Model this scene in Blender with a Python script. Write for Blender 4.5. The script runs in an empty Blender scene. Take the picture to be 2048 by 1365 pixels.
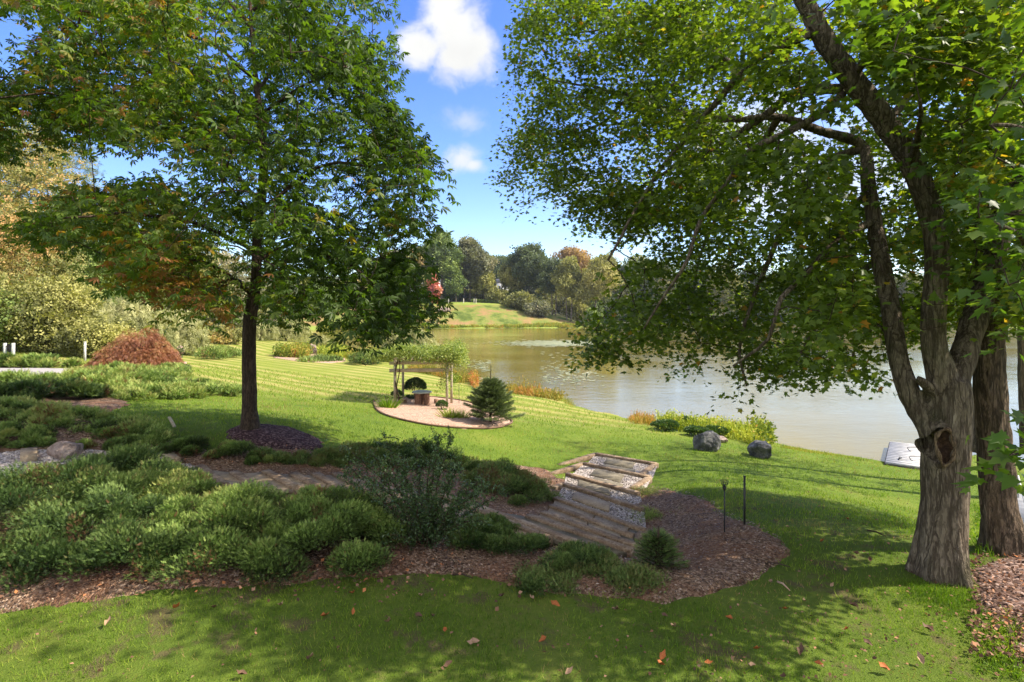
import bpy, math, random
import numpy as np
from mathutils import Vector, noise as mnoise
rng = np.random.default_rng(11); random.seed(11)
S = bpy.context.scene
COL = S.collection
F = 1138.0; CX = 1024.0; HY = 625.0; HC = 5.6      # focal length and horizon of the photograph in its pixels, camera height over the pond
# ------------------------------------------------------------------ camera
cam = bpy.data.objects.new("camera", bpy.data.cameras.new("camera")); COL.objects.link(cam)
cam.location = (0, 0, HC); cam.rotation_euler = (math.radians(90), 0, 0)
cam.data.sensor_width = 36; cam.data.lens = 36 * F / 2048; cam.data.shift_y = -57.5 / 2048
cam.data.clip_start = 0.1; cam.data.clip_end = 3000
S.camera = cam
# ------------------------------------------------------------------ sun
SUN_EL, SUN_DIR = 46.0, Vector((1.0, 0.0, 0)).normalized()
sv = Vector((SUN_DIR.x * math.cos(math.radians(SUN_EL)), SUN_DIR.y * math.cos(math.radians(SUN_EL)), math.sin(math.radians(SUN_EL))))
sl = bpy.data.lights.new("sun", 'SUN'); sl.energy = 4.4; sl.angle = math.radians(0.55); sl.color = (1, 0.91, 0.76)
so = bpy.data.objects.new("sun", sl); COL.objects.link(so)
so.rotation_euler = sv.to_track_quat('Z', 'Y').to_euler(); so.location = sv * 50
# ------------------------------------------------------------------ world
W = bpy.data.worlds.new("World"); S.world = W; W.use_nodes = True
wt = W.node_tree; wt.nodes.clear()
def wn(t, ins=None, **p):
    n = wt.nodes.new(t)
    for k, v in p.items(): setattr(n, k, v)
    for k, v in (ins or {}).items():
        if isinstance(v, bpy.types.NodeSocket): wt.links.new(v, n.inputs[k])
        else: n.inputs[k].default_value = v
    return n
def wm(op, a, b=0.0, c=0.0, clamp=False):
    n = wn('ShaderNodeMath', {0: a, 1: b, 2: c}, operation=op); n.use_clamp = clamp
    return n.outputs[0]
sky = wn('ShaderNodeTexSky', sky_type='NISHITA', sun_disc=False, sun_elevation=math.radians(SUN_EL),
         sun_rotation=math.atan2(SUN_DIR.x, SUN_DIR.y), air_density=1.0, dust_density=0.6, ozone_density=2.5, altitude=50)
tc = wn('ShaderNodeTexCoord')
sep = wn('ShaderNodeSeparateXYZ', {0: tc.outputs['Generated']})
ys = wm('MAXIMUM', sep.outputs[1], 0.02)
U = wm('DIVIDE', sep.outputs[0], ys); V = wm('DIVIDE', sep.outputs[2], ys)
uv = wn('ShaderNodeCombineXYZ', {0: U, 1: V, 2: 0.0}).outputs[0]
nz1 = wn('ShaderNodeTexNoise', {'Vector': uv, 'Scale': 17.0, 'Detail': 7.0, 'Roughness': 0.62, 'Distortion': 0.35}).outputs[0]
nz2 = wn('ShaderNodeTexNoise', {'Vector': uv, 'Scale': 5.0, 'Detail': 6.0, 'Roughness': 0.55}).outputs[0]
def blob(px, py, rx, ry):
    du = wm('DIVIDE', wm('SUBTRACT', U, (px - CX) / F), rx / F)
    dv = wm('DIVIDE', wm('SUBTRACT', V, (HY - py) / F), ry / F)
    return wm('SUBTRACT', 1.0, wm('SQRT', wm('ADD', wm('MULTIPLY', du, du), wm('MULTIPLY', dv, dv))))
big = None
for b in [(905, 55, 88, 90), (925, 115, 86, 74), (842, 92, 70, 62), (890, 10, 60, 50), (955, 95, 60, 66)]:
    o = blob(*b); big = o if big is None else wm('MAXIMUM', big, o)
sm = None
for b in [(925, 318, 50, 40), (945, 330, 36, 24)]:
    o = blob(*b); sm = o if sm is None else wm('MAXIMUM', sm, o)
wisp = blob(928, 243, 62, 36)
def puff(x, gain, nzamt, mul):
    d = wm('ADD', wm('MULTIPLY', x, gain), wm('MULTIPLY', wm('SUBTRACT', nz1, 0.5), nzamt))
    r = wn('ShaderNodeMapRange', {0: d, 1: 0.0, 2: 1.05, 3: 0.0, 4: mul}, interpolation_type='SMOOTHSTEP')
    return r.outputs[0]
m1 = puff(big, 1.55, 1.7, 1.0); m2 = puff(sm, 1.2, 1.6, 0.85); m3 = puff(wisp, 0.8, 2.0, 0.5)
# a bank of thin cloud low over the right of the pond and another beside it
fld = blob(1560, 330, 560, 250)
fd = wm('ADD', wm('MULTIPLY', fld, 1.2), wm('MULTIPLY', wm('SUBTRACT', nz2, 0.5), 2.4))
m4 = wn('ShaderNodeMapRange', {0: fd, 1: 0.15, 2: 1.1, 3: 0.0, 4: 0.8}, interpolation_type='SMOOTHSTEP').outputs[0]
mk_ = wm('MAXIMUM', wm('MAXIMUM', m1, m2), wm('MAXIMUM', m3, m4))
mk_ = wm('MULTIPLY', mk_, wm('GREATER_THAN', sep.outputs[1], 0.03))
# unseen bright cloud, added overhead and behind the camera to lift the shade
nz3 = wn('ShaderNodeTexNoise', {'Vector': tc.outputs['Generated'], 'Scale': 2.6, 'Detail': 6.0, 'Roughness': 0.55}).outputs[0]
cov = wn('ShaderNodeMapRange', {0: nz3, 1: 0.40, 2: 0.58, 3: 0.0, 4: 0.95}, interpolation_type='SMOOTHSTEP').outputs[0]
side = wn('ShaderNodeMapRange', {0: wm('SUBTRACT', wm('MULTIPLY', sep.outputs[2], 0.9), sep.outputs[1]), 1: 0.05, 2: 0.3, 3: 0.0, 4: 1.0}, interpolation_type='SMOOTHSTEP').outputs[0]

hs = wn('ShaderNodeHueSaturation', {'Color': sky.outputs[0], 'Hue': 0.52, 'Saturation': 1.28, 'Value': 1.0})
shade = wn('ShaderNodeMapRange', {0: nz2, 1: 0.3, 2: 0.75, 3: 2.8, 4: 3.5}).outputs[0]
cl = wn('ShaderNodeCombineXYZ', {0: shade, 1: shade, 2: wm('MULTIPLY', shade, 0.98)}).outputs[0]
mx0 = wn('ShaderNodeMix', {0: mk_, 6: hs.outputs[0], 7: cl}, data_type='RGBA')
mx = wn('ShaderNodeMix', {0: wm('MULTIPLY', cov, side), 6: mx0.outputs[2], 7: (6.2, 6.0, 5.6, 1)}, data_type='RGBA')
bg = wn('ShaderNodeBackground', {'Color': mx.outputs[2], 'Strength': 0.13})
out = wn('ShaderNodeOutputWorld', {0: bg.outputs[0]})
# ------------------------------------------------------------------ exposure
S.view_settings.view_transform = 'Standard'; S.view_settings.look = 'None'
S.view_settings.exposure = 1.3; S.view_settings.gamma = 1
S.cycles.max_bounces = 8; S.cycles.diffuse_bounces = 4; S.cycles.transmission_bounces = 6; S.cycles.transparent_max_bounces = 8
S.cycles.sample_clamp_indirect = 6

# ================================================================== materials
def L(c):   # sRGB 0-255 -> linear
    return tuple(((x / 255) / 12.92 if x / 255 < .04045 else ((x / 255 + .055) / 1.055) ** 2.4) for x in c) + (1,)
class Mt:
    def __init__(s, name, rough=.85, spec=.25):
        s.m = bpy.data.materials.new(name); s.m.use_nodes = True; s.t = s.m.node_tree; s.t.nodes.clear()
        s.out = s.n('ShaderNodeOutputMaterial')
        s.b = s.n('ShaderNodeBsdfPrincipled', {'Roughness': rough, 'Specular IOR Level': spec})
        s.t.links.new(s.b.outputs[0], s.out.inputs[0])
        s.co = s.n('ShaderNodeTexCoord').outputs['Object']
    def n(s, t, ins=None, **p):
        n = s.t.nodes.new(t)
        for k, v in p.items(): setattr(n, k, v)
        for k, v in (ins or {}).items():
            if isinstance(v, bpy.types.NodeSocket): s.t.links.new(v, n.inputs[k])
            else: n.inputs[k].default_value = v
        return n
    def noise(s, scale, detail=4, rough=.55, vec=None, stretch=None, dist=0):
        v = vec or s.co
        if stretch: v = s.n('ShaderNodeMapping', {'Vector': v, 'Scale': stretch}).outputs[0]
        return s.n('ShaderNodeTexNoise', {'Vector': v, 'Scale': scale, 'Detail': detail, 'Roughness': rough, 'Distortion': dist}).outputs[0]
    def vor(s, scale, vec=None, feature='F1', out='Distance', stretch=None):
        v = vec or s.co
        if stretch: v = s.n('ShaderNodeMapping', {'Vector': v, 'Scale': stretch}).outputs[0]
        return s.n('ShaderNodeTexVoronoi', {'Vector': v, 'Scale': scale}, feature=feature).outputs[out]
    def ramp(s, fac, stops):
        r = s.n('ShaderNodeValToRGB', {0: fac}); e = r.color_ramp.elements
        while len(e) < len(stops): e.new(.5)
        for i, (p, c) in enumerate(stops):
            e[i].position = p; e[i].color = tuple(c) + (1,) * (4 - len(c))
        return r.outputs[0]
    def mix(s, f, a, b, mode='MIX'):
        return s.n('ShaderNodeMix', {0: f, 6: a, 7: b}, data_type='RGBA', blend_type=mode).outputs[2]
    def math(s, op, a, b=0., clamp=False):
        n = s.n('ShaderNodeMath', {0: a, 1: b}, operation=op); n.use_clamp = clamp; return n.outputs[0]
    def rng(s, v, a, b, c=0., d=1.):
        return s.n('ShaderNodeMapRange', {0: v, 1: a, 2: b, 3: c, 4: d}, interpolation_type='SMOOTHSTEP').outputs[0]
    def bump(s, h, strength=.5, dist=.02, prev=None):
        ins = {'Height': h, 'Strength': strength, 'Distance': dist}
        if prev: ins['Normal'] = prev
        return s.n('ShaderNodeBump', ins).outputs[0]
    def set(s, **k):
        for a, v in k.items():
            i = s.b.inputs[{'col': 'Base Color', 'nrm': 'Normal', 'rough': 'Roughness', 'metal': 'Metallic'}[a]]
            if isinstance(v, bpy.types.NodeSocket): s.t.links.new(v, i)
            else: i.default_value = v
        return s.m
def leaf_mat(name, stops, trans=.35, tcol=(1.5, 1.9, .6), rough=.5, spec=.35):
    m = Mt(name, rough, spec)
    a = m.n('ShaderNodeAttribute', attribute_name='t').outputs['Fac']
    c = m.ramp(a, stops)
    m.set(col=c)
    tr = m.n('ShaderNodeMix', {0: 1.0, 6: c, 7: tuple(tcol) + (1,)}, data_type='RGBA', blend_type='MULTIPLY').outputs[2]
    tb = m.n('ShaderNodeBsdfTranslucent', {'Color': tr})
    mx = m.n('ShaderNodeMixShader', {0: trans, 1: m.b.outputs[0], 2: tb.outputs[0]})
    m.t.links.new(mx.outputs[0], m.out.inputs[0])
    return m.m
def bark_mat(name, c1, c2, c3, scale=1., moss=.25, strength=.9):
    m = Mt(name, .9, .15)
    g = m.noise(7 * scale, 8, .72, stretch=(1, 1, .3), dist=.9)
    g2 = m.noise(30 * scale, 6, .7, stretch=(1, 1, .35))
    def crack(sc_, st_, w_): return m.rng(m.math('ABSOLUTE', m.math('SUBTRACT', m.noise(sc_ * scale, 4, .6, stretch=(1, 1, st_), dist=.5), .5)), 0, w_)
    k1, k2 = crack(11, .14, .075), crack(24, .22, .07)
    h = m.math('ADD', m.math('MULTIPLY', k1, .6), m.math('ADD', m.math('MULTIPLY', k2, .3), m.math('MULTIPLY', g2, .35)))
    tone = m.math('ADD', m.math('MULTIPLY', g, .6), m.math('MULTIPLY', g2, .4))
    c = m.ramp(tone, [(.36, tuple(x * .75 + y * .25 for x, y in zip(c2, c1))), (.52, c2), (.68, c3)])
    c = m.mix(m.math('MULTIPLY', m.math('SUBTRACT', 1., m.math('MULTIPLY', k1, m.math('ADD', m.math('MULTIPLY', k2, .5), .5))), .8), c, tuple(c1) + (1,))
    ms = m.rng(m.noise(1.7, 5, .6), .5, .66, 0, moss)
    c = m.mix(ms, c, (.045, .055, .018, 1))
    return m.set(col=c, nrm=m.bump(h, strength, .03))
# ================================================================== mesh helpers
def mk(name, V, Fs, mat, parent=None, t=None, smooth=False):
    """V (n,3); Fs: list of int arrays (m,k)"""
    V = np.asarray(V, dtype=np.float32).reshape(-1, 3)
    if not isinstance(Fs, list): Fs = [Fs]
    Fs = [np.asarray(f, dtype=np.int32) for f in Fs if len(f)]
    me = bpy.data.meshes.new(name)
    me.vertices.add(len(V)); me.vertices.foreach_set('co', V.ravel())
    loops = np.concatenate([f.ravel() for f in Fs]); tot = np.concatenate([np.full(len(f), f.shape[1], np.int32) for f in Fs])
    st = np.concatenate([[0], np.cumsum(tot)[:-1]]).astype(np.int32)
    me.loops.add(len(loops)); me.loops.foreach_set('vertex_index', loops)
    me.polygons.add(len(tot)); me.polygons.foreach_set('loop_start', st); me.polygons.foreach_set('loop_total', tot)
    if smooth: me.polygons.foreach_set('use_smooth', np.ones(len(tot), dtype=bool))
    if t is not None:
        a = me.attributes.new('t', 'FLOAT', 'POINT'); a.data.foreach_set('value', np.asarray(t, dtype=np.float32))
    me.update(calc_edges=True)
    if mat: me.materials.append(mat)
    o = bpy.data.objects.new(name, me); COL.objects.link(o)
    if parent: o.parent = parent; o.matrix_parent_inverse = parent.matrix_world.inverted() if False else o.matrix_parent_inverse
    return o
def tag(o, label=None, cat=None, group=None, kind=None):
    if label: o['label'] = label
    if cat: o['category'] = cat
    if group: o['group'] = group
    if kind: o['kind'] = kind
    return o
def thing(name, loc, label, cat, group=None):
    o = bpy.data.objects.new(name, None); COL.objects.link(o); o.location = loc; o.empty_display_size = .2
    return tag(o, label, cat, group)
def under(o, root):   # mesh built in world coordinates, hung under an Empty (or a part)
    o.parent = root
    l = Vector((0, 0, 0)); r = root
    while r: l += r.location; r = r.parent
    o.location = -l
    return o
def part(name, V, Fs, mat, root, t=None, smooth=False, label=None):
    base = Vector((0, 0, 0)); r = root
    while r: base += r.location; r = r.parent
    V = np.asarray(V, dtype=np.float64).reshape(-1, 3) - np.array(base)
    o = mk(name, V, Fs, mat, t=t, smooth=smooth); o.parent = root
    if label: o['label'] = label
    return o
def nrm(a):
    return a / np.maximum(np.linalg.norm(a, axis=-1, keepdims=True), 1e-9)
def sn(x, y, sc=1., seed=0, oct=4):
    r = np.random.default_rng(seed + 100); o = np.zeros_like(np.asarray(x, float)); amp = 1; tot = 0
    for k in range(oct):
        for j in range(3):
            a = r.uniform(0, 2 * math.pi); f = sc * 2 ** k * r.uniform(.7, 1.3); p = r.uniform(0, 6.28)
            o = o + amp * np.sin(f * (x * math.cos(a) + y * math.sin(a)) + p + 1.3 * np.sin(f * .7 * (y * math.cos(a) - x * math.sin(a)) + p * 2))
        tot += amp * 1.8; amp *= .6
    return o / tot
def box(c, s, ax=None, rz=0):
    """centre, full size -> V,F ; rz rotation about z"""
    x, y, z = [k / 2 for k in s]
    V = np.array([[-x, -y, -z], [x, -y, -z], [x, y, -z], [-x, y, -z], [-x, -y, z], [x, -y, z], [x, y, z], [-x, y, z]], float)
    if ax is not None: V = V @ np.array(ax)
    ca, sa = math.cos(rz), math.sin(rz)
    V = np.stack([V[:, 0] * ca - V[:, 1] * sa, V[:, 0] * sa + V[:, 1] * ca, V[:, 2]], 1)
    Fq = np.array([[0, 3, 2, 1], [4, 5, 6, 7], [0, 1, 5, 4], [1, 2, 6, 5], [2, 3, 7, 6], [3, 0, 4, 7]])
    return V + np.array(c), Fq
def join(parts):
    Vs, Fs, k = [], [], 0
    for V_, F_ in parts:
        Vs.append(np.asarray(V_)); Fs.append(np.asarray(F_) + k); k += len(V_)
    by = {}
    for f in Fs: by.setdefault(f.shape[1], []).append(f)
    return np.concatenate(Vs), [np.concatenate(v) for v in by.values()]
def bar(p, q, w, h, jit=0.):
    """a bar with bevelled top edges between points p,q (top centre line), width w, height h"""
    p = np.array(p, float); q = np.array(q, float); d = nrm(q - p); s = nrm(np.cross(d, [0, 0, 1])); u = np.cross(s, d)
    b = min(w, h) * .05; n = 9; Vs = []
    prof = [(-w / 2, -h), (-w / 2, -b), (-w / 2 + b, 0), (w / 2 - b, 0), (w / 2, -b), (w / 2, -h)]
    for i in range(n):
        c = p + (q - p) * i / (n - 1) + s * rng.normal(0, jit) + u * rng.normal(0, jit)
        for a, z in prof: Vs.append(c + s * a + u * z)
    Fs = []
    for i in range(n - 1):
        for j in range(6): Fs.append([i * 6 + j, i * 6 + (j + 1) % 6, (i + 1) * 6 + (j + 1) % 6, (i + 1) * 6 + j])
    V_ = np.array(Vs); caps = np.array([[5, 4, 3, 2, 1, 0], [(n - 1) * 6 + j for j in range(6)]])
    return V_, np.array(Fs), caps
def tube(pts, rad, k=6, jit=0., cap=True):
    P = np.asarray(pts, float); n = len(P); rad = np.broadcast_to(np.asarray(rad, float), (n,))
    T = nrm(np.gradient(P, axis=0)); ref = np.array([0.31, .95, .12])
    if abs(np.mean(T @ ref)) > .9: ref = np.array([1., 0, .1])
    A = nrm(np.cross(T, ref)); B = np.cross(T, A)
    th = np.arange(k) / k * 2 * math.pi
    V_ = P[:, None] + rad[:, None, None] * (np.cos(th)[None, :, None] * A[:, None] + np.sin(th)[None, :, None] * B[:, None])
    if jit: V_ = V_ + rng.normal(0, jit, V_.shape) * rad[:, None, None]
    V_ = V_.reshape(-1, 3)
    i = np.arange(n - 1)[:, None] * k; j = np.arange(k)[None]; j2 = (j + 1) % k
    Fq = np.stack([i + j, i + j2, i + k + j2, i + k + j], -1).reshape(-1, 4)
    if cap:
        V_ = np.concatenate([V_, P[:1], P[-1:]]); c0 = n * k
        a = np.arange(k); Fq = np.concatenate([Fq, np.stack([(a + 1) % k, a, np.full(k, c0), np.full(k, c0)], 1)[:0]])
        tri = np.concatenate([np.stack([(a + 1) % k, a, np.full(k, c0)], 1), np.stack([(n - 1) * k + a, (n - 1) * k + (a + 1) % k, np.full(k, c0 + 1)], 1)])
        return V_, [Fq, tri]
    return V_, [Fq]
def merge(lst):
    """list of (V,[F..])"""
    Vs, by, k = [], {}, 0
    for V_, FF in lst:
        Vs.append(V_)
        for f in FF:
            if len(f): by.setdefault(f.shape[1], []).append(f + k)
        k += len(V_)
    return np.concatenate(Vs), [np.concatenate(v) for v in by.values()]
def spline(P, R_, step=.12):
    P = np.asarray(P, float); R_ = np.asarray(R_, float)
    Q = np.concatenate([[2 * P[0] - P[1]], P, [2 * P[-1] - P[-2]]]); out_, ro = [], []
    for i in range(len(P) - 1):
        p0, p1, p2, p3 = Q[i:i + 4]; n = max(2, int(np.linalg.norm(p2 - p1) / step))
        for t in np.arange(n) / n:
            out_.append(.5 * (2 * p1 + (p2 - p0) * t + (2 * p0 - 5 * p1 + 4 * p2 - p3) * t * t + (3 * p1 - p0 - 3 * p2 + p3) * t ** 3))
            ro.append(R_[i] * (1 - t) + R_[i + 1] * t)
    out_.append(P[-1]); ro.append(R_[-1])
    return np.array(out_), np.array(ro)
def W3(px, py, d):   # pixel of the photograph at a distance d along the view axis
    return np.array([(px - CX) / F * d, d, HC - (py - HY) / F * d])
def frames(dirs, nr):
    y = nrm(dirs); x = nrm(np.cross(y, nr)); z = np.cross(x, y)
    return np.stack([x, y, z], 1)       # rows = axes
def scatter(C_, Fr, size, TV, TF, t):
    """instances of template TV (k,3) at C_, oriented by frames Fr, sized; TF list of faces arrays"""
    n, k = len(C_), len(TV); sz = np.asarray(size).reshape(-1, 1, 1) if np.ndim(size) else size
    V_ = np.einsum('kj,njl->nkl', TV, Fr) * sz + C_[:, None]
    off = (np.arange(n) * k)[:, None, None]
    FF = [(f[None] + off).reshape(-1, f.shape[1]) for f in TF]
    return V_.reshape(-1, 3), FF, np.repeat(t, k)
# leaf templates: y along the leaf, x across, z normal
def t_maple():
    pts = [(0, 0), (.12, .1), (.42, .08), (.30, .30), (.5, .62), (.22, .55), (0, 1.0), (-.22, .55), (-.5, .62), (-.30, .30), (-.42, .08), (-.12, .1)]
    V_ = np.array([(x, y, -.22 * abs(x) - .12 * y * y) for x, y in pts])
    T = [[0, 1, 3], [1, 2, 3], [3, 4, 5], [0, 3, 5], [0, 5, 6], [0, 6, 7], [0, 7, 9], [7, 8, 9], [9, 10, 11], [0, 9, 11]]
    return V_, [np.array(T)]
def t_palm(nl=5):
    V_, T = [], []
    for i in range(nl):
        a = math.radians(-78 + 156 * i / (nl - 1)); l = 1.0 - .32 * abs(i - (nl - 1) / 2) / ((nl - 1) / 2); w = .165 * l
        ca, sa = math.cos(a), math.sin(a)
        for (x, y, z) in [(0, .03, 0), (w * .75, .42 * l, -.05), (w, .68 * l, -.12), (0, l, -.34), (-w, .68 * l, -.12), (-w * .75, .42 * l, -.05)]:
            V_.append((x * ca + y * sa, -x * sa + y * ca, z - .02))
        k = i * 6; T += [[k, k + 1, k + 2, k + 3], [k, k + 3, k + 4, k + 5]]
    return np.array(V_), [np.array(T)]
def t_kite(w=.3):
    return np.array([(0, 0, 0), (w, .45, .06), (0, 1, -.1), (-w, .45, .06)]), [np.array([[0, 1, 2, 3]])]
def t_tri(w=.1):
    return np.array([(-w, 0, 0), (w, 0, 0), (0, 1, .0)]), [np.array([[0, 1, 2]])]
def t_frond(n=7, l=.3, w=.05, fan=.55):
    V_, T = [], []; k = 0
    for i in range(n):
        y = i / n * .85
        for s in (-1, 1):
            a = s * (fan + .25 * random.random()); L_ = l * (1 - .45 * i / n) * random.uniform(.8, 1.2)
            dx, dy = math.sin(a) * L_, math.cos(a) * L_; zz = random.uniform(-.12, .2)
            V_ += [(0, y, 0), (dx + dy * w, y + dy - dx * w, zz * L_ * 2), (dx * .5 - dy * w * 2, y + dy * .5 + dx * w * 2, zz * L_)]; T.append([k, k + 1, k + 2]); k += 3
    V_ += [(-w * .35, 0, 0), (w * .35, 0, 0), (0, 1.05, .02)]; T.append([k, k + 1, k + 2])
    return np.array(V_), [np.array(T)]
def t_clump(n=5, w=.16, spread=.5):
    """a handful of leaves in one instance, for distant foliage"""
    V_, T = [], []
    for i in range(n):
        c = np.random.default_rng(i + n).uniform(-spread, spread, 3); a = i * 2.4; b = (i % 3 - 1) * .7
        d = np.array([math.cos(a) * math.cos(b), math.sin(a) * math.cos(b), math.sin(b)]); s = nrm(np.cross(d, [.3, .2, 1.]))
        V_ += [c, c + d * .25 + s * w, c + d * .5, c + d * .25 - s * w]; k = i * 4; T.append([k, k + 1, k + 2, k + 3])
    return np.array(V_), [np.array(T)]
def rdir(n, up=0.):
    v = rng.normal(0, 1, (n, 3)); v = nrm(v); v[:, 2] += up; return nrm(v)
# ================================================================== terrain
ctrl = [  # px, py, distance
 (0, 1365, 5.0), (512, 1365, 5.0), (1024, 1365, 5.0), (1536, 1365, 5.1), (2048, 1365, 5.2), (0, 1200, 6.3), (1000, 1190, 6.65), (1500, 1190, 6.75),
 (1880, 1150, 7.2), (2010, 1110, 8.0), (1448, 1070, 8.8), (1488, 1055, 9.2), (1315, 1140, 7.4), (1600, 1150, 7.3), (300, 1100, 7.1), (0, 1050, 7.7),
 (700, 1080, 7.7), (0, 850, 13.1), (200, 870, 12.3), (0, 790, 17.2), (0, 745, 23.8), (40, 715, 33), (280, 735, 29), (540, 712, 60), (400, 712, 51),
 (340, 800, 19.5), (500, 858, 13), (680, 880, 13.8), (850, 815, 25.5), (740, 725, 57), (1000, 850, 20.7), (640, 800, 24), (560, 760, 33.7), (850, 740, 52),
 (960, 790, 33.8), (1100, 830, 27.7), (1100, 880, 19.6), (1415, 900, 19.7), (1520, 912, 19.4), (1600, 930, 18.3), (1600, 1000, 12.1), (1750, 940, 19.1),
 (1800, 1050, 9.9), (1400, 980, 12.5), (2048, 1082, 11.4), (1320, 935, 16.1), (1060, 925, 16.2),
 (930, 607, 232), (1000, 609, 232), (860, 608, 232), (1080, 630, 228), (1150, 648, 222), (700, 608, 235), (500, 612, 235), (300, 620, 200), (900, 650, 203), (1050, 652, 206), (700, 652, 200),
 (1300, 643, 300), (1600, 643, 300), (1150, 636, 300), (1000, 585, 340), (700, 560, 420), (1300, 560, 450), (1800, 560, 420), (2100, 640, 250), (60, 640, 90), (-200, 640, 90),
 (200, 660, 62)]
ST = [  # steps: far-left end, near-right end of each timber (px), height against the camera
 ((1192, 906), (1312, 926), -4.30), ((1168, 925), (1299, 952), -4.18), ((1134, 946), (1278, 985), -4.06), ((1129, 966), (1285, 1016), -3.94),
 ((1110, 994), (1291, 1059), -3.82), ((1101, 1009), (1264, 1069), -3.70), ((1085, 1022), (1285, 1094), -3.58), ((1055, 1029), (1266, 1099), -3.46),
 ((908, 994), (1164, 1086), -3.34), ((852, 976), (1100, 1075), -3.28), ((756, 967), (960, 1050), -3.20), ((714, 958), (840, 1012), -3.13), ((672, 945), (760, 990), -3.07),
 ((630, 945), (715, 994), -3.02), ((586, 945), (650, 978), -2.97), ((531, 940), (590, 972), -2.93), ((467, 942), (526, 982), -2.90), ((399, 930), (452, 970), -2.86), ((336, 917), (372, 955), -2.82)]
def zpt(p, z):
    d = -z * F / (p[1] - HY); return np.array([(p[0] - CX) / F * d, d, HC + z])
TA = [zpt(a, z) for a, b, z in ST]; TB = [zpt(b, z) for a, b, z in ST]
cp = [W3(*c) for c in ctrl]
for i in list(range(0, 19)):
    cp += [TA[i] + [0, 0, -.19], TB[i] + [0, 0, -.19]]
    if i < 18: cp.append((TA[i] + TB[i] + TA[i + 1] + TB[i + 1]) / 4 * 1. + np.array([0, 0, -.25]))
for x, y, z in [(-12, -8, 3.1), (0, -8, 2.9), (12, -8, 2.6), (0, -40, 4), (-45, 15, 4.2), (-40, 40, 3.6), (-70, 0, 5.5), (40, 5, 1.2), (60, -30, 2), (22, 6, 1.1), (14, 5, 2.1), (-7, 3, 2.5), (7, 3, 2.2),
                (-90, 70, 5.5), (-200, 150, 12), (-100, 260, 14), (350, 200, 14), (600, 300, 30), (-600, 300, 40), (0, 900, 60), (700, 900, 60), (-700, 900, 60), (0, -500, 20), (500, -400, 20), (-500, -400, 30), (-16.5, 10.2, 2.95), (-26, 12, 3.2)]:
    cp.append(np.array([x, y, z], float))
cp = np.array(cp)
def phi(r): return np.sqrt(r * r + 1.2)
_D = phi(np.linalg.norm(cp[:, None, :2] - cp[None, :, :2], axis=2)) - np.eye(len(cp)) * .02
_n = len(cp); _A = np.zeros((_n + 3, _n + 3)); _A[:_n, :_n] = _D
_A[:_n, _n] = 1; _A[:_n, _n + 1:] = cp[:, :2]; _A[_n, :_n] = 1; _A[_n + 1:, :_n] = cp[:, :2].T
_w = np.linalg.lstsq(_A, np.concatenate([cp[:, 2], [0, 0, 0]]), rcond=None)[0]
def tps(x, y):
    x = np.asarray(x, float); sh = x.shape; q = np.stack([x.ravel(), np.asarray(y, float).ravel()], 1); o = np.empty(len(q))
    for i in range(0, len(q), 40000):
        s = q[i:i + 40000]; r = phi(np.sqrt((s[:, None, 0] - cp[None, :, 0]) ** 2 + (s[:, None, 1] - cp[None, :, 1]) ** 2))
        o[i:i + 40000] = r @ _w[:_n] + _w[_n] + s @ _w[_n + 1:]
    return o.reshape(sh)
def wpx(px, py): d = HC * F / (py - HY); return ((px - CX) / F * d, d)
lake = [wpx(*p) for p in [(2500, 1010), (2230, 960), (2048, 925), (1960, 905), (1900, 920), (1830, 938), (1740, 920), (1640, 905), (1540, 884), (1450, 862), (1340, 848), (1240, 838),
        (1165, 816), (1130, 800), (1060, 792), (1000, 782), (965, 770), (935, 756), (900, 744), (840, 731), (790, 720), (740, 708), (690, 697), (630, 690), (560, 683), (440, 676), (300, 671), (280, 665),
        (420, 662), (640, 660), (850, 657.5), (1000, 656.5), (1160, 655.5), (1185, 652), (1180, 648.5), (1300, 647.5), (1500, 647.5), (1700, 649), (1900, 652), (2048, 656), (2400, 668), (2900, 720)]]
def sdist(poly, x, y):
    """signed distance, positive inside"""
    P = np.array(poly); x = np.asarray(x, float); y = np.asarray(y, float); ins = np.zeros(x.shape, bool); dm = np.full(x.shape, 1e18)
    for i in range(len(P)):
        x1, y1 = P[i]; x2, y2 = P[(i + 1) % len(P)]
        dx, dy = x2 - x1, y2 - y1; t = np.clip(((x - x1) * dx + (y - y1) * dy) / (dx * dx + dy * dy + 1e-12), 0, 1)
        dm = np.minimum(dm, (x - x1 - t * dx) ** 2 + (y - y1 - t * dy) ** 2)
        c = ((y1 > y) != (y2 > y)) & (x < (x2 - x1) * (y - y1) / (y2 - y1 + 1e-12) + x1); ins ^= c
    d = np.sqrt(dm); return np.where(ins, d, -d)
def G(x, y):
    x = np.asarray(x, float); y = np.asarray(y, float)
    z = tps(x, y); s = -sdist(lake, x, y) + .25 * sn(x, y, .9, 5, 3) * np.clip(y / 25, .4, 4)
    t = np.clip(s / np.clip(y * .12, 1.5, 12), 0, 1); t = t * t * (3 - 2 * t)
    zl = np.maximum(z, .12) * t + (.02 + np.clip(s, 0, 2) * .12) * (1 - t)
    return np.where(s > 0, zl, np.maximum(-.9, .02 + s * .35))
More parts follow.
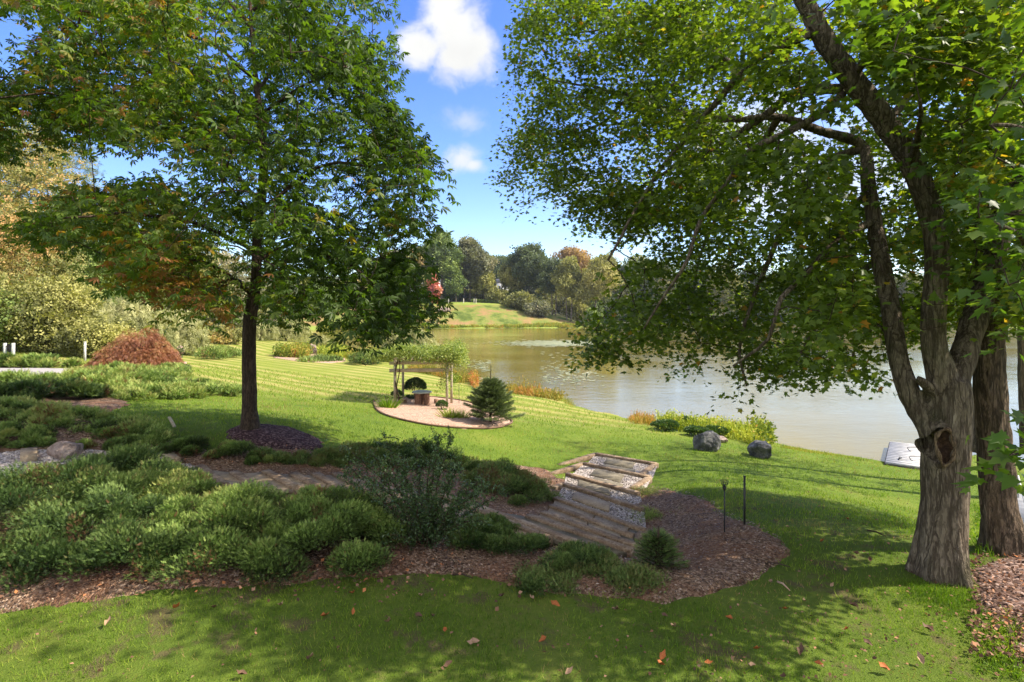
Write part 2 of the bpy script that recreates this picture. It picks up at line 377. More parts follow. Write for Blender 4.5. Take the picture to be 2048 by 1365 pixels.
def P(px, py, dmax=500):
    """where the view ray through a pixel meets the ground"""
    px = np.atleast_1d(np.asarray(px, float)); py = np.atleast_1d(np.asarray(py, float)); d = np.geomspace(3, dmax, 420)
    X = (px[:, None] - CX) / F * d; Z = HC - (py[:, None] - HY) / F * d
    g = G(X, np.broadcast_to(d, X.shape)); hit = Z < g; i = np.where(hit.any(1), hit.argmax(1), len(d) - 1); i = np.maximum(i, 1)
    r = np.arange(len(px)); a = Z[r, i - 1] - g[r, i - 1]; b = g[r, i] - Z[r, i]; dd = d[i - 1] + (d[i] - d[i - 1]) * np.clip(a / np.maximum(a + b, 1e-6), 0, 1)
    x = (px - CX) / F * dd; return np.stack([x, dd, G(x, dd)], 1)
def P1(px, py): return P(px, py)[0]
def poly(pts): a = P([p[0] for p in pts], [p[1] for p in pts]); return [(q[0], q[1]) for q in a]
_cg = {}
# ---- ground sheet
def grid_axis(lo, hi, near_lo, near_hi, fine, grow):
    a = list(np.arange(near_lo, near_hi, fine)); s = fine
    while a[-1] < hi: s = s * grow; a.append(a[-1] + s)
    s = fine; b = []; c = near_lo
    while c > lo: s = s * grow; c -= s; b.append(c)
    return np.array(b[::-1] + a)
gx = grid_axis(-1400, 1400, -18, 18, .16, 1.055); gy = grid_axis(-900, 1500, 3.2, 30, .16, 1.035)
GX, GY = np.meshgrid(gx, gy)
GZ = G(GX, GY)
ni, nj = GX.shape; idx = np.arange(ni * nj).reshape(ni, nj)
GF = np.stack([idx[:-1, :-1], idx[:-1, 1:], idx[1:, 1:], idx[1:, :-1]], -1).reshape(-1, 4)
# material of lawn / meadow
m = Mt('lawn', .95, .1)
pos = m.n('ShaderNodeNewGeometry').outputs['Position']
sx = m.n('ShaderNodeSeparateXYZ', {0: pos})
n1 = m.noise(.55, 5, .6, vec=pos); n2 = m.noise(9, 5, .7, vec=pos); n3 = m.noise(45, 3, .7, vec=pos)
base = m.ramp(m.math('ADD', m.math('MULTIPLY', n1, .55), m.math('MULTIPLY', n2, .45)), [(.3, (.056, .095, .012)), (.5, (.11, .165, .018)), (.68, (.18, .205, .035))])
# mowing stripes on the far lawn
al = m.math('ADD', m.math('MULTIPLY', sx.outputs[0], .547), m.math('MULTIPLY', sx.outputs[1], .837))
al = m.math('ADD', al, m.math('MULTIPLY', m.math('SUBTRACT', m.noise(.35, 3, .5, vec=pos), .5), 1.0))
stp = m.rng(m.math('SINE', m.math('MULTIPLY', al, 3.3)), -1., 1.)
far = m.rng(sx.outputs[1], 20, 30)
tan = m.rng(m.noise(.22, 5, .65, vec=pos), .38, .62)
c_st = m.mix(stp, (.17, .205, .03, 1), m.mix(tan, (.24, .25, .05, 1), (.38, .31, .11, 1)))
c = m.mix(m.math('MULTIPLY', far, .8), base, c_st)
c = m.mix(m.rng(sx.outputs[1], 14, 9, 0, .35), c, (.05, .07, .015, 1))  # nearer ground darkened: painted shade down between the grass blades
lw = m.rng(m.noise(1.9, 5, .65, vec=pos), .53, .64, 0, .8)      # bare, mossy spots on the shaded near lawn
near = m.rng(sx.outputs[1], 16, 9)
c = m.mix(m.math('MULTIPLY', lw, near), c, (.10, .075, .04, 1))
c = m.mix(m.math('MULTIPLY', m.math('SUBTRACT', n3, .5), .5, True), c, (.2, .25, .06, 1))
# far bank across the pond: rough grass with russet weeds
ff = m.rng(sx.outputs[1], 150, 165)
fx = m.ramp(m.noise(.12, 6, .7, vec=pos), [(.38, (.07, .10, .02)), (.48, (.15, .18, .04)), (.56, (.22, .16, .06)), (.68, (.30, .16, .09))])
gz = m.rng(sx.outputs[2], 8.2, 9.1)
sh = m.rng(sx.outputs[2], 1.3, .7)
fx = m.mix(m.math('MAXIMUM', gz, sh), fx, (.2, .25, .045, 1)); fx = m.mix(m.rng(sx.outputs[1], 234, 242), fx, (.06, .065, .03, 1))
c = m.mix(ff, c, fx)
hb = m.math('ADD', m.math('MULTIPLY', n2, .6), n3)
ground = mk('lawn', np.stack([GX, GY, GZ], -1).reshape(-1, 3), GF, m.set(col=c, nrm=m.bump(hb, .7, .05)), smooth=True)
tag(ground, kind='structure')
# ---- water
m = Mt('water', .04, .5)
pos = m.n('ShaderNodeNewGeometry').outputs['Position']
w1 = m.noise(2.2, 4, .55, vec=pos, stretch=(.7, 2.0, 1)); w2 = m.noise(.55, 3, .5, vec=pos, stretch=(1, 1.6, 1)); calm = m.rng(m.noise(.06, 3, .5, vec=pos), .35, .65, .35, 1.)
hh = m.math('MULTIPLY', m.math('ADD', m.math('MULTIPLY', w1, .6), w2), calm)
wc = m.ramp(m.noise(.05, 3, .5, vec=pos), [(.3, (.125, .105, .02)), (.7, (.19, .15, .028))])
m.b.inputs['IOR'].default_value = 1.33
water = mk('pond_water', [(-700, 10, 0), (700, 10, 0), (700, 700, 0), (-700, 700, 0)], np.array([[0, 1, 2, 3]]), m.set(col=wc, nrm=m.bump(hh, .55, .05)))
water.data.transform(__import__('mathutils').Matrix.Identity(4)); tag(water, kind='structure')
def on_steps(x, y, m_=.06):
    o = np.zeros(np.shape(x), bool)
    for i in range(18):
        q = [(p[0], p[1]) for p in (TA[i], TB[i], TB[i + 1], TA[i + 1])]; o |= sdist(q, x, y) > -m_
    return o
bare = []          # polygons where no lawn grass grows
def sheet(name, pg, h, res, mat, label=None, rough=.02, edge=.25, mound=0, dip=.12):
    a = np.array(pg); x = np.arange(a[:, 0].min() - .4, a[:, 0].max() + .4, res); y = np.arange(a[:, 1].min() - .4, a[:, 1].max() + .4, res)
    X, Y = np.meshgrid(x, y); sd = sdist(pg, X, Y) + .09 * sn(X, Y, 5, 3, 3); g = G(X, Y)
    Z = g + np.clip(sd * edge, -dip, h) + mound * (1 - np.exp(-np.clip(sd, 0, 9) * 1.2)) + np.where(sd > 0, 1, 0) * rough * (.5 + .5 * sn(X, Y, 9, 8, 3)) * np.clip(sd * 4, 0, 1)
    ok = sd > -.35; id_ = np.full(X.shape, -1); id_[ok] = np.arange(ok.sum())
    q = np.stack([id_[:-1, :-1], id_[:-1, 1:], id_[1:, 1:], id_[1:, :-1]], -1).reshape(-1, 4); q = q[(q >= 0).all(1)]
    o = mk(name, np.stack([X[ok], Y[ok], Z[ok]], 1), q, mat, smooth=True); tag(o, kind='structure'); bare.append(pg)
    return o
# mulch and gravel materials
def granular(name, stops, sc, bumpd=.02, big=1.2, tint=None, tf=.5):
    m = Mt(name, .95, .1); pos = m.n('ShaderNodeNewGeometry').outputs['Position']
    v = m.n('ShaderNodeTexVoronoi', {'Vector': pos, 'Scale': sc}); cc = m.n('ShaderNodeSeparateXYZ', {0: v.outputs['Color']}).outputs[0]
    c = m.ramp(cc, stops)
    if tint: c = m.mix(m.rng(m.noise(big, 5, .6, vec=pos), .42, .62, 0, tf), c, tint)
    h = m.math('ADD', m.math('MULTIPLY', v.outputs['Distance'], -1.), m.math('MULTIPLY', m.noise(sc * .4, 4, .6, vec=pos), 1.2))
    return m.set(col=c, nrm=m.bump(h, .9, bumpd))
MULCH = granular('mulch', [(0, (.07, .042, .027)), (.4, (.17, .105, .066)), (.8, (.29, .19, .125)), (1, (.44, .32, .23))], 38, .03, 1.1, (.19, .09, .05, 1), .6)
MULCH_D = granular('dark_mulch', [(0, (.03, .015, .017)), (.6, (.085, .045, .045)), (1, (.2, .13, .12))], 30, .03)
PEA = granular('pea_gravel', [(0, (.18, .11, .08)), (.5, (.34, .22, .155)), (1, (.55, .40, .30))], 26, .02, .8, (.42, .27, .19, 1), .5)
GRAV = granular('path_gravel', [(0, (.10, .08, .07)), (.4, (.33, .28, .25)), (1, (.60, .53, .48))], 34, .02)
mulch_px = [(-420, 1190), (-400, 900), (0, 870), (200, 880), (420, 905), (640, 905), (840, 925), (1000, 925), (1090, 940), (1120, 960), (1300, 975), (1420, 1005), (1500, 1050), (1560, 1085), (1578, 1110), (1530, 1150), (1440, 1190),
            (1330, 1207), (1210, 1200), (1080, 1180), (1000, 1166), (900, 1150), (780, 1150), (640, 1165), (500, 1175), (330, 1185), (200, 1200), (60, 1218), (-200, 1225)]
mulch_pg = poly(mulch_px)
sheet('mulch_bed', mulch_pg, .05, .07, MULCH, rough=.03)
sheet('left_bank_soil', poly([(-420, 905), (-420, 790), (-100, 770), (0, 780), (150, 790), (240, 798), (260, 810), (180, 840), (330, 880), (420, 905), (200, 885), (0, 880)]), .04, .12, MULCH)
sheet('tree_ring_mulch', poly([(455, 872), (450, 862), (470, 855), (520, 850), (575, 856), (615, 868), (642, 884), (650, 896), (600, 905), (500, 900)]), .05, .06, MULCH_D, mound=.08)
bed_px = [(747, 806), (752, 819), (765, 829), (798, 840), (858, 852), (928, 858), (981, 858.6), (1012, 853), (1024, 844), (1000, 832), (946, 808), (907, 800), (858, 795), (788, 797), (753, 800)]
bed_pg = poly(bed_px)
sheet('gravel_bed', bed_pg, .05, .12, PEA, rough=.015)
litter_pg = poly([(1950, 1150), (2000, 1120), (2300, 1120), (2400, 1400), (2200, 1365), (2030, 1330), (1980, 1230), (1945, 1190)])
sheet('leaf_mould', litter_pg, .04, .08, granular('leaf_mould', [(0, (.06, .035, .028)), (.6, (.16, .10, .08)), (1, (.36, .26, .22))], 22, .03), rough=.04)
far_bed_pg = poly([(545, 716), (600, 724), (660, 727), (690, 724), (690, 716), (640, 708), (560, 706)])
sheet('island_bed_soil', far_bed_pg, .06, .4, PEA, rough=.03)
m = Mt('driveway', .9, .2); pos = m.n('ShaderNodeNewGeometry').outputs['Position']
dr = sheet('driveway', poly([(-400, 756), (-150, 754), (0, 752.5), (60, 752), (120, 748), (160, 741), (130, 738.5), (0, 738), (-400, 737)]), .06, .25, m.set(col=m.ramp(m.noise(20, 5, .7, vec=pos), [(.3, (.22, .205, .20)), (.7, (.34, .315, .30))])), rough=0, edge=.3)
# ================================================================== materials of plants
MAPLE = leaf_mat('maple_leaf', [(0, (.034, .055, .01)), (.35, (.065, .10, .015)), (.7, (.12, .165, .022)), (.9, (.22, .24, .035)), (1, (.30, .14, .035))], .48, (2.3, 2.45, .55))
MAPLE_B = leaf_mat('maple_leaf_pale', [(0, (.035, .07, .015)), (.5, (.07, .12, .02)), (1, (.16, .21, .03))], .45, (2.1, 2.3, .5))
CHEST = leaf_mat('chestnut_leaf', [(0, (.022, .038, .008)), (.3, (.038, .066, .012)), (.6, (.068, .115, .018)), (.8, (.13, .16, .026)), (.9, (.19, .13, .03)), (1, (.19, .085, .03))], .42, (2.2, 2.4, .5), .45, .22)
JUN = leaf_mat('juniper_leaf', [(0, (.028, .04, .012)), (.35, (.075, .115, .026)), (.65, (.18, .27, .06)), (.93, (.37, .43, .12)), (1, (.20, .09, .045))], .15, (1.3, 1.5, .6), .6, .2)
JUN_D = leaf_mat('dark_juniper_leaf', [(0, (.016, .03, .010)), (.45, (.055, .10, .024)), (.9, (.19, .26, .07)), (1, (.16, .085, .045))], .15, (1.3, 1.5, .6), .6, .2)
GRASS = leaf_mat('grass_blade', [(0, (.05, .10, .009)), (.42, (.12, .205, .014)), (.72, (.24, .31, .032)), (.93, (.25, .26, .06)), (1, (.26, .17, .08))], .3, (1.6, 1.8, .5), .6, .2)
SHRUB = leaf_mat('shrub_leaf', [(0, (.03, .06, .02)), (.6, (.06, .11, .03)), (1, (.15, .2, .08))], .25, (1.6, 1.8, .6), .35, .5)
SPRUCE = leaf_mat('spruce_needle', [(0, (.04, .06, .025)), (.5, (.11, .15, .055)), (1, (.26, .29, .12))], .1, (1.2, 1.4, .8), .6, .2)
VINE = leaf_mat('vine_leaf', [(0, (.05, .09, .016)), (.5, (.18, .24, .045)), (1, (.42, .43, .12))], .3, (1.5, 1.6, .5))
RED = leaf_mat('red_maple_leaf', [(0, (.10, .03, .016)), (.5, (.26, .105, .048)), (.85, (.38, .21, .085)), (1, (.22, .19, .05))], .25, (1.6, 1.2, .6))
DEAD = leaf_mat('dead_leaf', [(0, (.06, .035, .025)), (.5, (.20, .10, .06)), (.8, (.33, .19, .12)), (1, (.45, .17, .06))], .1, (1.3, 1.1, .8), .8, .15)
def crownmat(name, a, b, c, tr=.22):
    a, b, c = [tuple(min(.6, v * 1.45 + .02) for v in q) for q in (a, b, c)]
    return leaf_mat(name, [(0, a), (.5, b), (1, c)], tr, (1.5, 1.6, .6), .7, .15)
PAL = {
 'green': crownmat('far_green_leaf', (.035, .055, .015), (.085, .125, .025), (.19, .23, .05)),
 'dark': crownmat('far_dark_leaf', (.022, .034, .018), (.055, .075, .03), (.12, .14, .055)),
 'grey': crownmat('far_grey_leaf', (.045, .05, .03), (.11, .115, .06), (.23, .20, .12)),
 'olive': crownmat('far_olive_leaf', (.06, .065, .02), (.15, .15, .04), (.28, .26, .08)),
 'yellow': crownmat('far_yellow_leaf', (.08, .085, .025), (.19, .18, .05), (.33, .29, .10)),
 'orange': crownmat('far_orange_leaf', (.10, .06, .025), (.20, .12, .05), (.30, .20, .08)),
 'mixed': crownmat('far_mixed_leaf', (.06, .065, .02), (.17, .17, .045), (.34, .19, .075)),
 'red': crownmat('far_red_leaf', (.16, .04, .035), (.36, .09, .08), (.42, .25, .15)),
 'willow': crownmat('willow_leaf', (.08, .09, .03), (.19, .19, .075), (.34, .32, .15)),
 'pine': crownmat('pine_needle', (.03, .05, .02), (.08, .12, .045), (.17, .20, .09), .1),
}
BARK = bark_mat('maple_bark', (.05, .035, .024), (.20, .155, .11), (.34, .28, .21), 1.0, .35)
BARK_P = bark_mat('rough_bark', (.04, .03, .02), (.17, .12, .08), (.33, .25, .18), 1.0, .15, 1.)
BARK_C = bark_mat('chestnut_bark', (.035, .024, .018), (.11, .075, .05), (.2, .15, .11), 2.0, .12)
BARK_F = bark_mat('far_bark', (.08, .06, .05), (.2, .17, .14), (.32, .28, .24), .5, .05)
TWIG = Mt('twig', .9, .1).set(col=(.055, .038, .026, 1))
# ================================================================== grass blades (one countless cover)
def grass_cover():
    Vs, Ts, Fs, k = [], [], [], 0
    for (y0, y1, dens, h, w) in [(3.7, 6.5, 1600, .050, .0062), (6.5, 10, 1000, .054, .0075), (10, 15, 420, .062, .011), (15, 23, 120, .075, .016), (23, 40, 32, .10, .03)]:
        xm = y1 * .95; A = (y1 - y0) * 2 * xm; n = int(A * dens)
        x = rng.uniform(-xm, xm, n); y = rng.uniform(y0, y1, n); ok = np.abs(x) < y * .93 + .3; x, y = x[ok], y[ok]
        # patchiness
        pn = sn(x, y, 2.2, 21, 4); ok = rng.random(len(x)) < np.clip(1.0 + pn * 1.3 - np.where((x > 0) & (y < 16), .22, 0), .22, 1); x, y, pn = x[ok], y[ok], pn[ok]
        keep = sdist(lake, x, y) < -.1
        for b in bare:
            a = np.array(b)
            m_ = keep & (x > a[:, 0].min() - .5) & (x < a[:, 0].max() + .5) & (y > a[:, 1].min() - .5) & (y < a[:, 1].max() + .5)
            ii = np.where(m_)[0]
            if len(ii):
                s = sdist(b, x[ii], y[ii]); kill = s + .05 * rng.normal(0, 1, len(ii)) > -.0
                keep[ii[kill]] = False
        x, y, pn = x[keep], y[keep], pn[keep]; n = len(x)
        z = G(x, y) - .004
        hh = h * rng.uniform(.5, 1.35, n) * (1 + .35 * sn(x, y, 3.1, 4, 3)); a = rng.uniform(0, 2 * math.pi, n); ln = rng.uniform(.1, .9, n) * hh; la = a + rng.normal(0, 1.2, n)
        wx, wy = np.cos(a) * w * .5, np.sin(a) * w * .5
        b0 = np.stack([x - wx, y - wy, z], 1); b1 = np.stack([x + wx, y + wy, z], 1); tp = np.stack([x + np.cos(la) * ln, y + np.sin(la) * ln, z + hh], 1)
        Vs.append(np.stack([b0, b1, tp], 1).reshape(-1, 3)); Fs.append(np.arange(n * 3).reshape(-1, 3) + k); k += n * 3
        t = np.clip(.42 + .30 * sn(x, y, .8, 31, 3) + .14 * sn(x, y, 4., 35, 3) + np.where(y > 17, .12, 0) + rng.normal(0, .25, n) + np.clip(-pn - .15, 0, 1) * 1.1, 0, 1)
        Ts.append(np.repeat(t, 3))
    o = mk('grass', np.concatenate(Vs), np.concatenate(Fs), GRASS, t=np.concatenate(Ts))
    return tag(o, kind='stuff')
# ================================================================== garden steps
def wood_mat(name, a, b, c):
    m = Mt(name, .85, .2)
    g = m.noise(14, 6, .7, stretch=(1, 1, 1), dist=1.5); g2 = m.noise(2.1, 3, .6)
    v = m.math('ADD', m.math('MULTIPLY', g, .65), m.math('MULTIPLY', g2, .4))
    return m.set(col=m.ramp(v, [(.36, a), (.52, b), (.7, c)]), nrm=m.bump(g, .6, .012))
TIMBER = wood_mat('weathered_timber', (.06, .036, .02), (.22, .15, .092), (.40, .31, .21))
SLAB = wood_mat('bluestone', (.15, .11, .07), (.30, .225, .145), (.42, .34, .23))
SLAB_G = wood_mat('grey_bluestone', (.09, .075, .05), (.16, .135, .09), (.24, .205, .145))
def garden_steps():
    root = thing('garden_steps', tuple(TA[3]), 'weathered timber edged garden steps with stone treads and gravel, winding down to the lawn', 'garden steps')
    root_pts = []
    def timber(p, q, w=.13, h=.16, lab=None):
        V_, Fq, caps = bar(p, q, w, h, .0012); part('timber', V_, [Fq, caps], TIMBER, root, label=lab)
    for i in range(19): timber(TA[i], TB[i], .14 if i < 10 else .16)
    # side timbers of the three landings at the foot
    def at(p, z): return zpt(p, z)
    for a, b, z in [((1192, 906), (1118, 929), -4.32), ((1312, 926), (1280, 948), -4.32), ((1168, 925), (1099, 947), -4.20), ((1299, 953), (1263, 976), -4.20), ((1129, 966), (1104, 974), -3.96), ((1291, 1059), (1268, 1078), -3.84), ((1285, 1094), (1266, 1112), -3.60)]:
        timber(at(a, z), at(b, z), .15, .2)
    peb_C, peb_S, sheets = [], [], []
    for i in range(18):
        A, B, A2, B2 = TA[i], TB[i], TA[i + 1], TB[i + 1]
        z = A[2] - (.07 if i < 4 else .035)
        # tread quad in plan, with the nearer timber's plan line
        q = np.array([A, B, B2, A2]); q[:, 2] = z
        if i == 8: q[2] = q[1] + (B2 - A2) * 0 + (A2 - A) * 1.0; q[2][2] = z
        def qp(u, v): return (q[0] * (1 - u) + q[1] * u) * (1 - v) + (q[3] * (1 - u) + q[2] * u) * v
        if i < 4 or i in (17,):
            n = 14; g = np.array([[qp(-.02 + 1.04 * u / n, v / n) for u in range(n + 1)] for v in range(n + 1)]).reshape(-1, 3); g[:, 2] += rng.normal(0, .006, len(g))
            id_ = np.arange((n + 1) ** 2).reshape(n + 1, n + 1); fq = np.stack([id_[:-1, :-1], id_[:-1, 1:], id_[1:, 1:], id_[1:, :-1]], -1).reshape(-1, 4); sheets.append((g, [fq]))
            m_ = 1500; uu, vv = rng.random(m_), rng.random(m_); pc = np.array([qp(a, b) for a, b in zip(uu, vv)]); peb_C.append(pc); peb_S.append(rng.uniform(.012, .026, m_))
        def slab(u0, u1, v0, v1, dz, mt):
            c = np.array([qp(u0, v0), qp(u1, v0), qp(u1, v1), qp(u0, v1)]); c[:, 2] = z + dz; lo = c.copy(); lo[:, 2] -= .06
            ct = c.mean(0); top = ct + (c - ct) * .985; top[:, 2] = z + dz; mid = c.copy(); mid[:, 2] -= .008
            V_ = np.concatenate([lo, mid, top]); Fq = [[8, 9, 10, 11]] + [[4 * r + j, 4 * r + (j + 1) % 4, 4 * r + 4 + (j + 1) % 4, 4 * r + 4 + j] for r in (0, 1) for j in range(4)]
            part('stone_slab', V_, np.array(Fq), mt, root)
        if i == 0: slab(.22, .68, .10, .46, .03, SLAB_G); slab(.26, .74, .52, .86, .03, SLAB_G)
        elif i == 1: slab(.22, .66, .12, .50, .03, SLAB_G); slab(.3, .72, .56, .9, .03, SLAB_G)
        elif i == 2: slab(.18, .62, .12, .52, .03, SLAB_G)
        elif i == 3: slab(.16, .62, .14, .52, .03, SLAB); slab(.24, .74, .60, .92, .03, SLAB)
        elif i < 9: slab(.0, .49, .08, .97, .0, SLAB if i < 7 else SLAB_G); slab(.5, .86, .08, .97, .002, SLAB if i < 7 else SLAB_G); slab(.87, 1., .08, .97, -.01, SLAB_G)
        elif i < 17: slab(.0, .52, .06, .97, .0, SLAB); slab(.53, 1., .06, .97, .002, SLAB)
    # left stretch of the path: gravel and three slabs
    a = poly([(-60, 925), (0, 915), (60, 909), (180, 910), (300, 912), (345, 918), (372, 940), (300, 960), (150, 965), (-60, 965)])
    X, Y = np.meshgrid(np.arange(-14, -5, .12), np.arange(8, 13.5, .12)); sd = sdist(a, X, Y); ok = sd > -.1; id_ = np.full(X.shape, -1); id_[ok] = np.arange(ok.sum())
    fq = np.stack([id_[:-1, :-1], id_[:-1, 1:], id_[1:, 1:], id_[1:, :-1]], -1).reshape(-1, 4); fq = fq[(fq >= 0).all(1)]
    sheets.append((np.stack([X[ok], Y[ok], G(X[ok], Y[ok]) + .09], 1), [fq]))
    xx, yy = rng.uniform(-13, -5.5, 9000), rng.uniform(8, 13.5, 9000); ok = sdist(a, xx, yy) > 0; peb_C.append(np.stack([xx[ok], yy[ok], G(xx[ok], yy[ok]) + .095], 1)); peb_S.append(rng.uniform(.008, .018, ok.sum()))
    for quad in [[(41, 910), (75, 907), (74, 932), (40, 935)], [(237, 912), (262, 910), (272, 928), (240, 930)], [(320, 916), (345, 914), (362, 938), (336, 940)]]:
        c = P([k[0] for k in quad], [k[1] for k in quad]); c[:, 2] = c[:, 2].mean() + .16; lo = c - [0, 0, .12]
        part('stone_slab', np.concatenate([lo, c]), np.array([[4, 5, 6, 7], [0, 1, 5, 4], [1, 2, 6, 5], [2, 3, 7, 6], [3, 0, 4, 7]]), SLAB, root)
    for g_ in ([sheets[:4]] + [[q_] for q_ in sheets[4:]]): V_, FF = merge(g_); part('gravel_layer', V_, FF, GRAV, root)
    C_ = np.concatenate(peb_C); sz = np.concatenate(peb_S)
    O = np.array([[1, 0, 0], [-1, 0, 0], [0, 1, 0], [0, -1, 0], [0, 0, .6], [0, 0, -.6]], float); OF = np.array([[0, 2, 4], [2, 1, 4], [1, 3, 4], [3, 0, 4], [2, 0, 5], [1, 2, 5], [3, 1, 5], [0, 3, 5]])
    V_, FF, t = scatter(C_, frames(rdir(len(C_)), rdir(len(C_), .8)), sz, O, [OF], rng.random(len(C_)))
    pm = Mt('pebble', .8, .2); at_ = pm.n('ShaderNodeAttribute', attribute_name='t').outputs['Fac']
    g = part('gravel', V_, FF, pm.set(col=pm.ramp(at_, [(0, (.08, .065, .055)), (.5, (.27, .235, .205)), (1, (.56, .51, .46))])), root, t=t); tag(g, kind='stuff')
garden_steps()
steps_pg = [(p[0], p[1]) for p in TA] + [(p[0], p[1]) for p in TB[::-1]]
bare.append([(p[0], p[1]) for p in TA[:5]] + [(p[0], p[1]) for p in TB[:5][::-1]])
grass_cover()
# wood chips and leaf litter
def litter():
    a = np.array(mulch_pg); n = 60000
    x = rng.uniform(-8, 5.5, n); y = rng.uniform(6, 15, n); s = sdist(mulch_pg, x, y); ok = (s > .0); x, y = x[ok], y[ok]; ok = ~on_steps(x, y); x, y = x[ok], y[ok]
    z = G(x, y) + .055 + .03 * rng.random(len(x)); V_, FF, t = scatter(np.stack([x, y, z], 1), frames(rdir(len(x)) * [1, 1, .3], rdir(len(x), 2.5)), rng.uniform(.018, .05, len(x)), *t_kite(.28), t=rng.random(len(x)) ** 1.3)
    cm = leaf_mat('wood_chip', [(0, (.05, .028, .018)), (.5, (.16, .095, .06)), (.85, (.31, .20, .13)), (1, (.48, .37, .28))], .0)
    tag(mk('wood_chips', V_, FF, cm, t=t), kind='stuff')
    # brown leaves gathered along the front edge of the bed and under the junipers
    px = np.concatenate([rng.uniform(-20, 820, 1500), rng.uniform(820, 1330, 380), rng.uniform(1940, 2060, 700), rng.uniform(220, 760, 260)])
    py = np.concatenate([rng.normal(1150, 26, 1500), rng.normal(1130, 32, 380), rng.uniform(1120, 1330, 700), rng.normal(925, 12, 260)])
    c = P(px, py); c[:, 2] += .07 + .04 * rng.random(len(c)); n = len(c)
    V_, FF, t = scatter(c, frames(rdir(n) * [1, 1, .5], rdir(n, 1.3)), rng.uniform(.024, .062, n), *t_kite(.42), t=rng.random(n) ** 1.5)
    tag(mk('leaf_litter', V_, FF, DEAD, t=t), kind='stuff')
    # small debris on the lawn
    n = 2600; px = rng.uniform(-10, 2060, n); py = rng.uniform(930, 1365, n) ; wgt = np.clip((px - 900) / 900, .12, 1); ok = rng.random(n) < wgt; c = P(px[ok], py[ok])
    inn = sdist(mulch_pg, c[:, 0], c[:, 1]) < 0; c = c[inn]; c[:, 2] += .035; n = len(c)
    V_, FF, t = scatter(c, frames(rdir(n) * [1, 1, .4], rdir(n, 1.3)), rng.uniform(.015, .05, n), *t_kite(.35), t=rng.random(n) * .9)
    tag(mk('lawn_debris', V_, FF, DEAD, t=t), kind='stuff')
litter()
def fallen_leaves():
    tv = np.array([(0, 0, .05), (.24, .22, .12), (.36, .5, .2), (.2, .82, .16), (0, 1.05, .3), (-.22, .8, .1), (-.33, .48, .24), (-.2, .2, .1), (0, .5, 0)]); tf = [np.array([[i, (i + 1) % 8, 8] for i in range(8)])]
    spots = [(710, 1190), (840, 1195), (845, 1240), (705, 1238), (772, 1252), (868, 1240), (892, 1262), (617, 1322), (495, 1358), (1078, 1292), (1068, 1205), (1010, 1195), (1120, 1220), (1237, 1222), (1240, 1226), (1408, 1333), (1395, 1180), (1480, 1165),
             (1505, 1305), (1512, 1338), (1600, 1320), (1628, 1332), (1612, 1210), (1718, 1222), (1563, 1223), (1540, 1166), (1745, 1300), (1780, 1350), (1848, 1338), (1870, 1272), (1688, 1268), (1352, 1262), (1336, 1240), (1330, 1340), (960, 1290),
             (905, 1330), (640, 1240), (560, 1215), (420, 1222), (345, 1225), (210, 1260), (1290, 1195), (1320, 1330), (1130, 1358), (1560, 1360), (1450, 1240), (1660, 1180), (1705, 1110), (1640, 1090), (1580, 1060), (1740, 1130), (1690, 1040), (1375, 1180), (1430, 1190)]
    cs = P([s[0] for s in spots], [s[1] for s in spots])
    mats = []
    for nm, c in [('orange_leaf', (.42, .13, .035, 1)), ('tan_leaf', (.40, .25, .15, 1)), ('brown_leaf', (.14, .075, .045, 1))]:
        mm = Mt(nm, .7, .25); mats.append(mm.set(col=mm.mix(mm.rng(mm.noise(22, 4), .35, .65), c, tuple(k * .55 for k in c[:3]) + (1,))))
    protos = []
    for i, mt in enumerate(mats):
        protos.append(mt)
    me = None
    for i, c in enumerate(cs):
        k = (i * 7) % 3
        if i < 3:
            o = mk('fallen_leaf', tv, tf, protos[k], smooth=False); mats[i] = o.data; order = k
            protos_me = None
        else:
            o = bpy.data.objects['fallen_leaf'].copy(); o.data = mats[i % 3]; COL.objects.link(o)
        o.location = (c[0], c[1], c[2] + .035); s = random.uniform(.07, .12); o.scale = (s * .8, s, s * 1.6)
        o.rotation_euler = (random.uniform(-.5, .5), random.uniform(-.5, .5), random.uniform(0, 6.28))
        tag(o, 'curled dry brown or orange leaf lying loose on the grass', 'leaf', 'fallen leaves on the near lawn')
fallen_leaves()
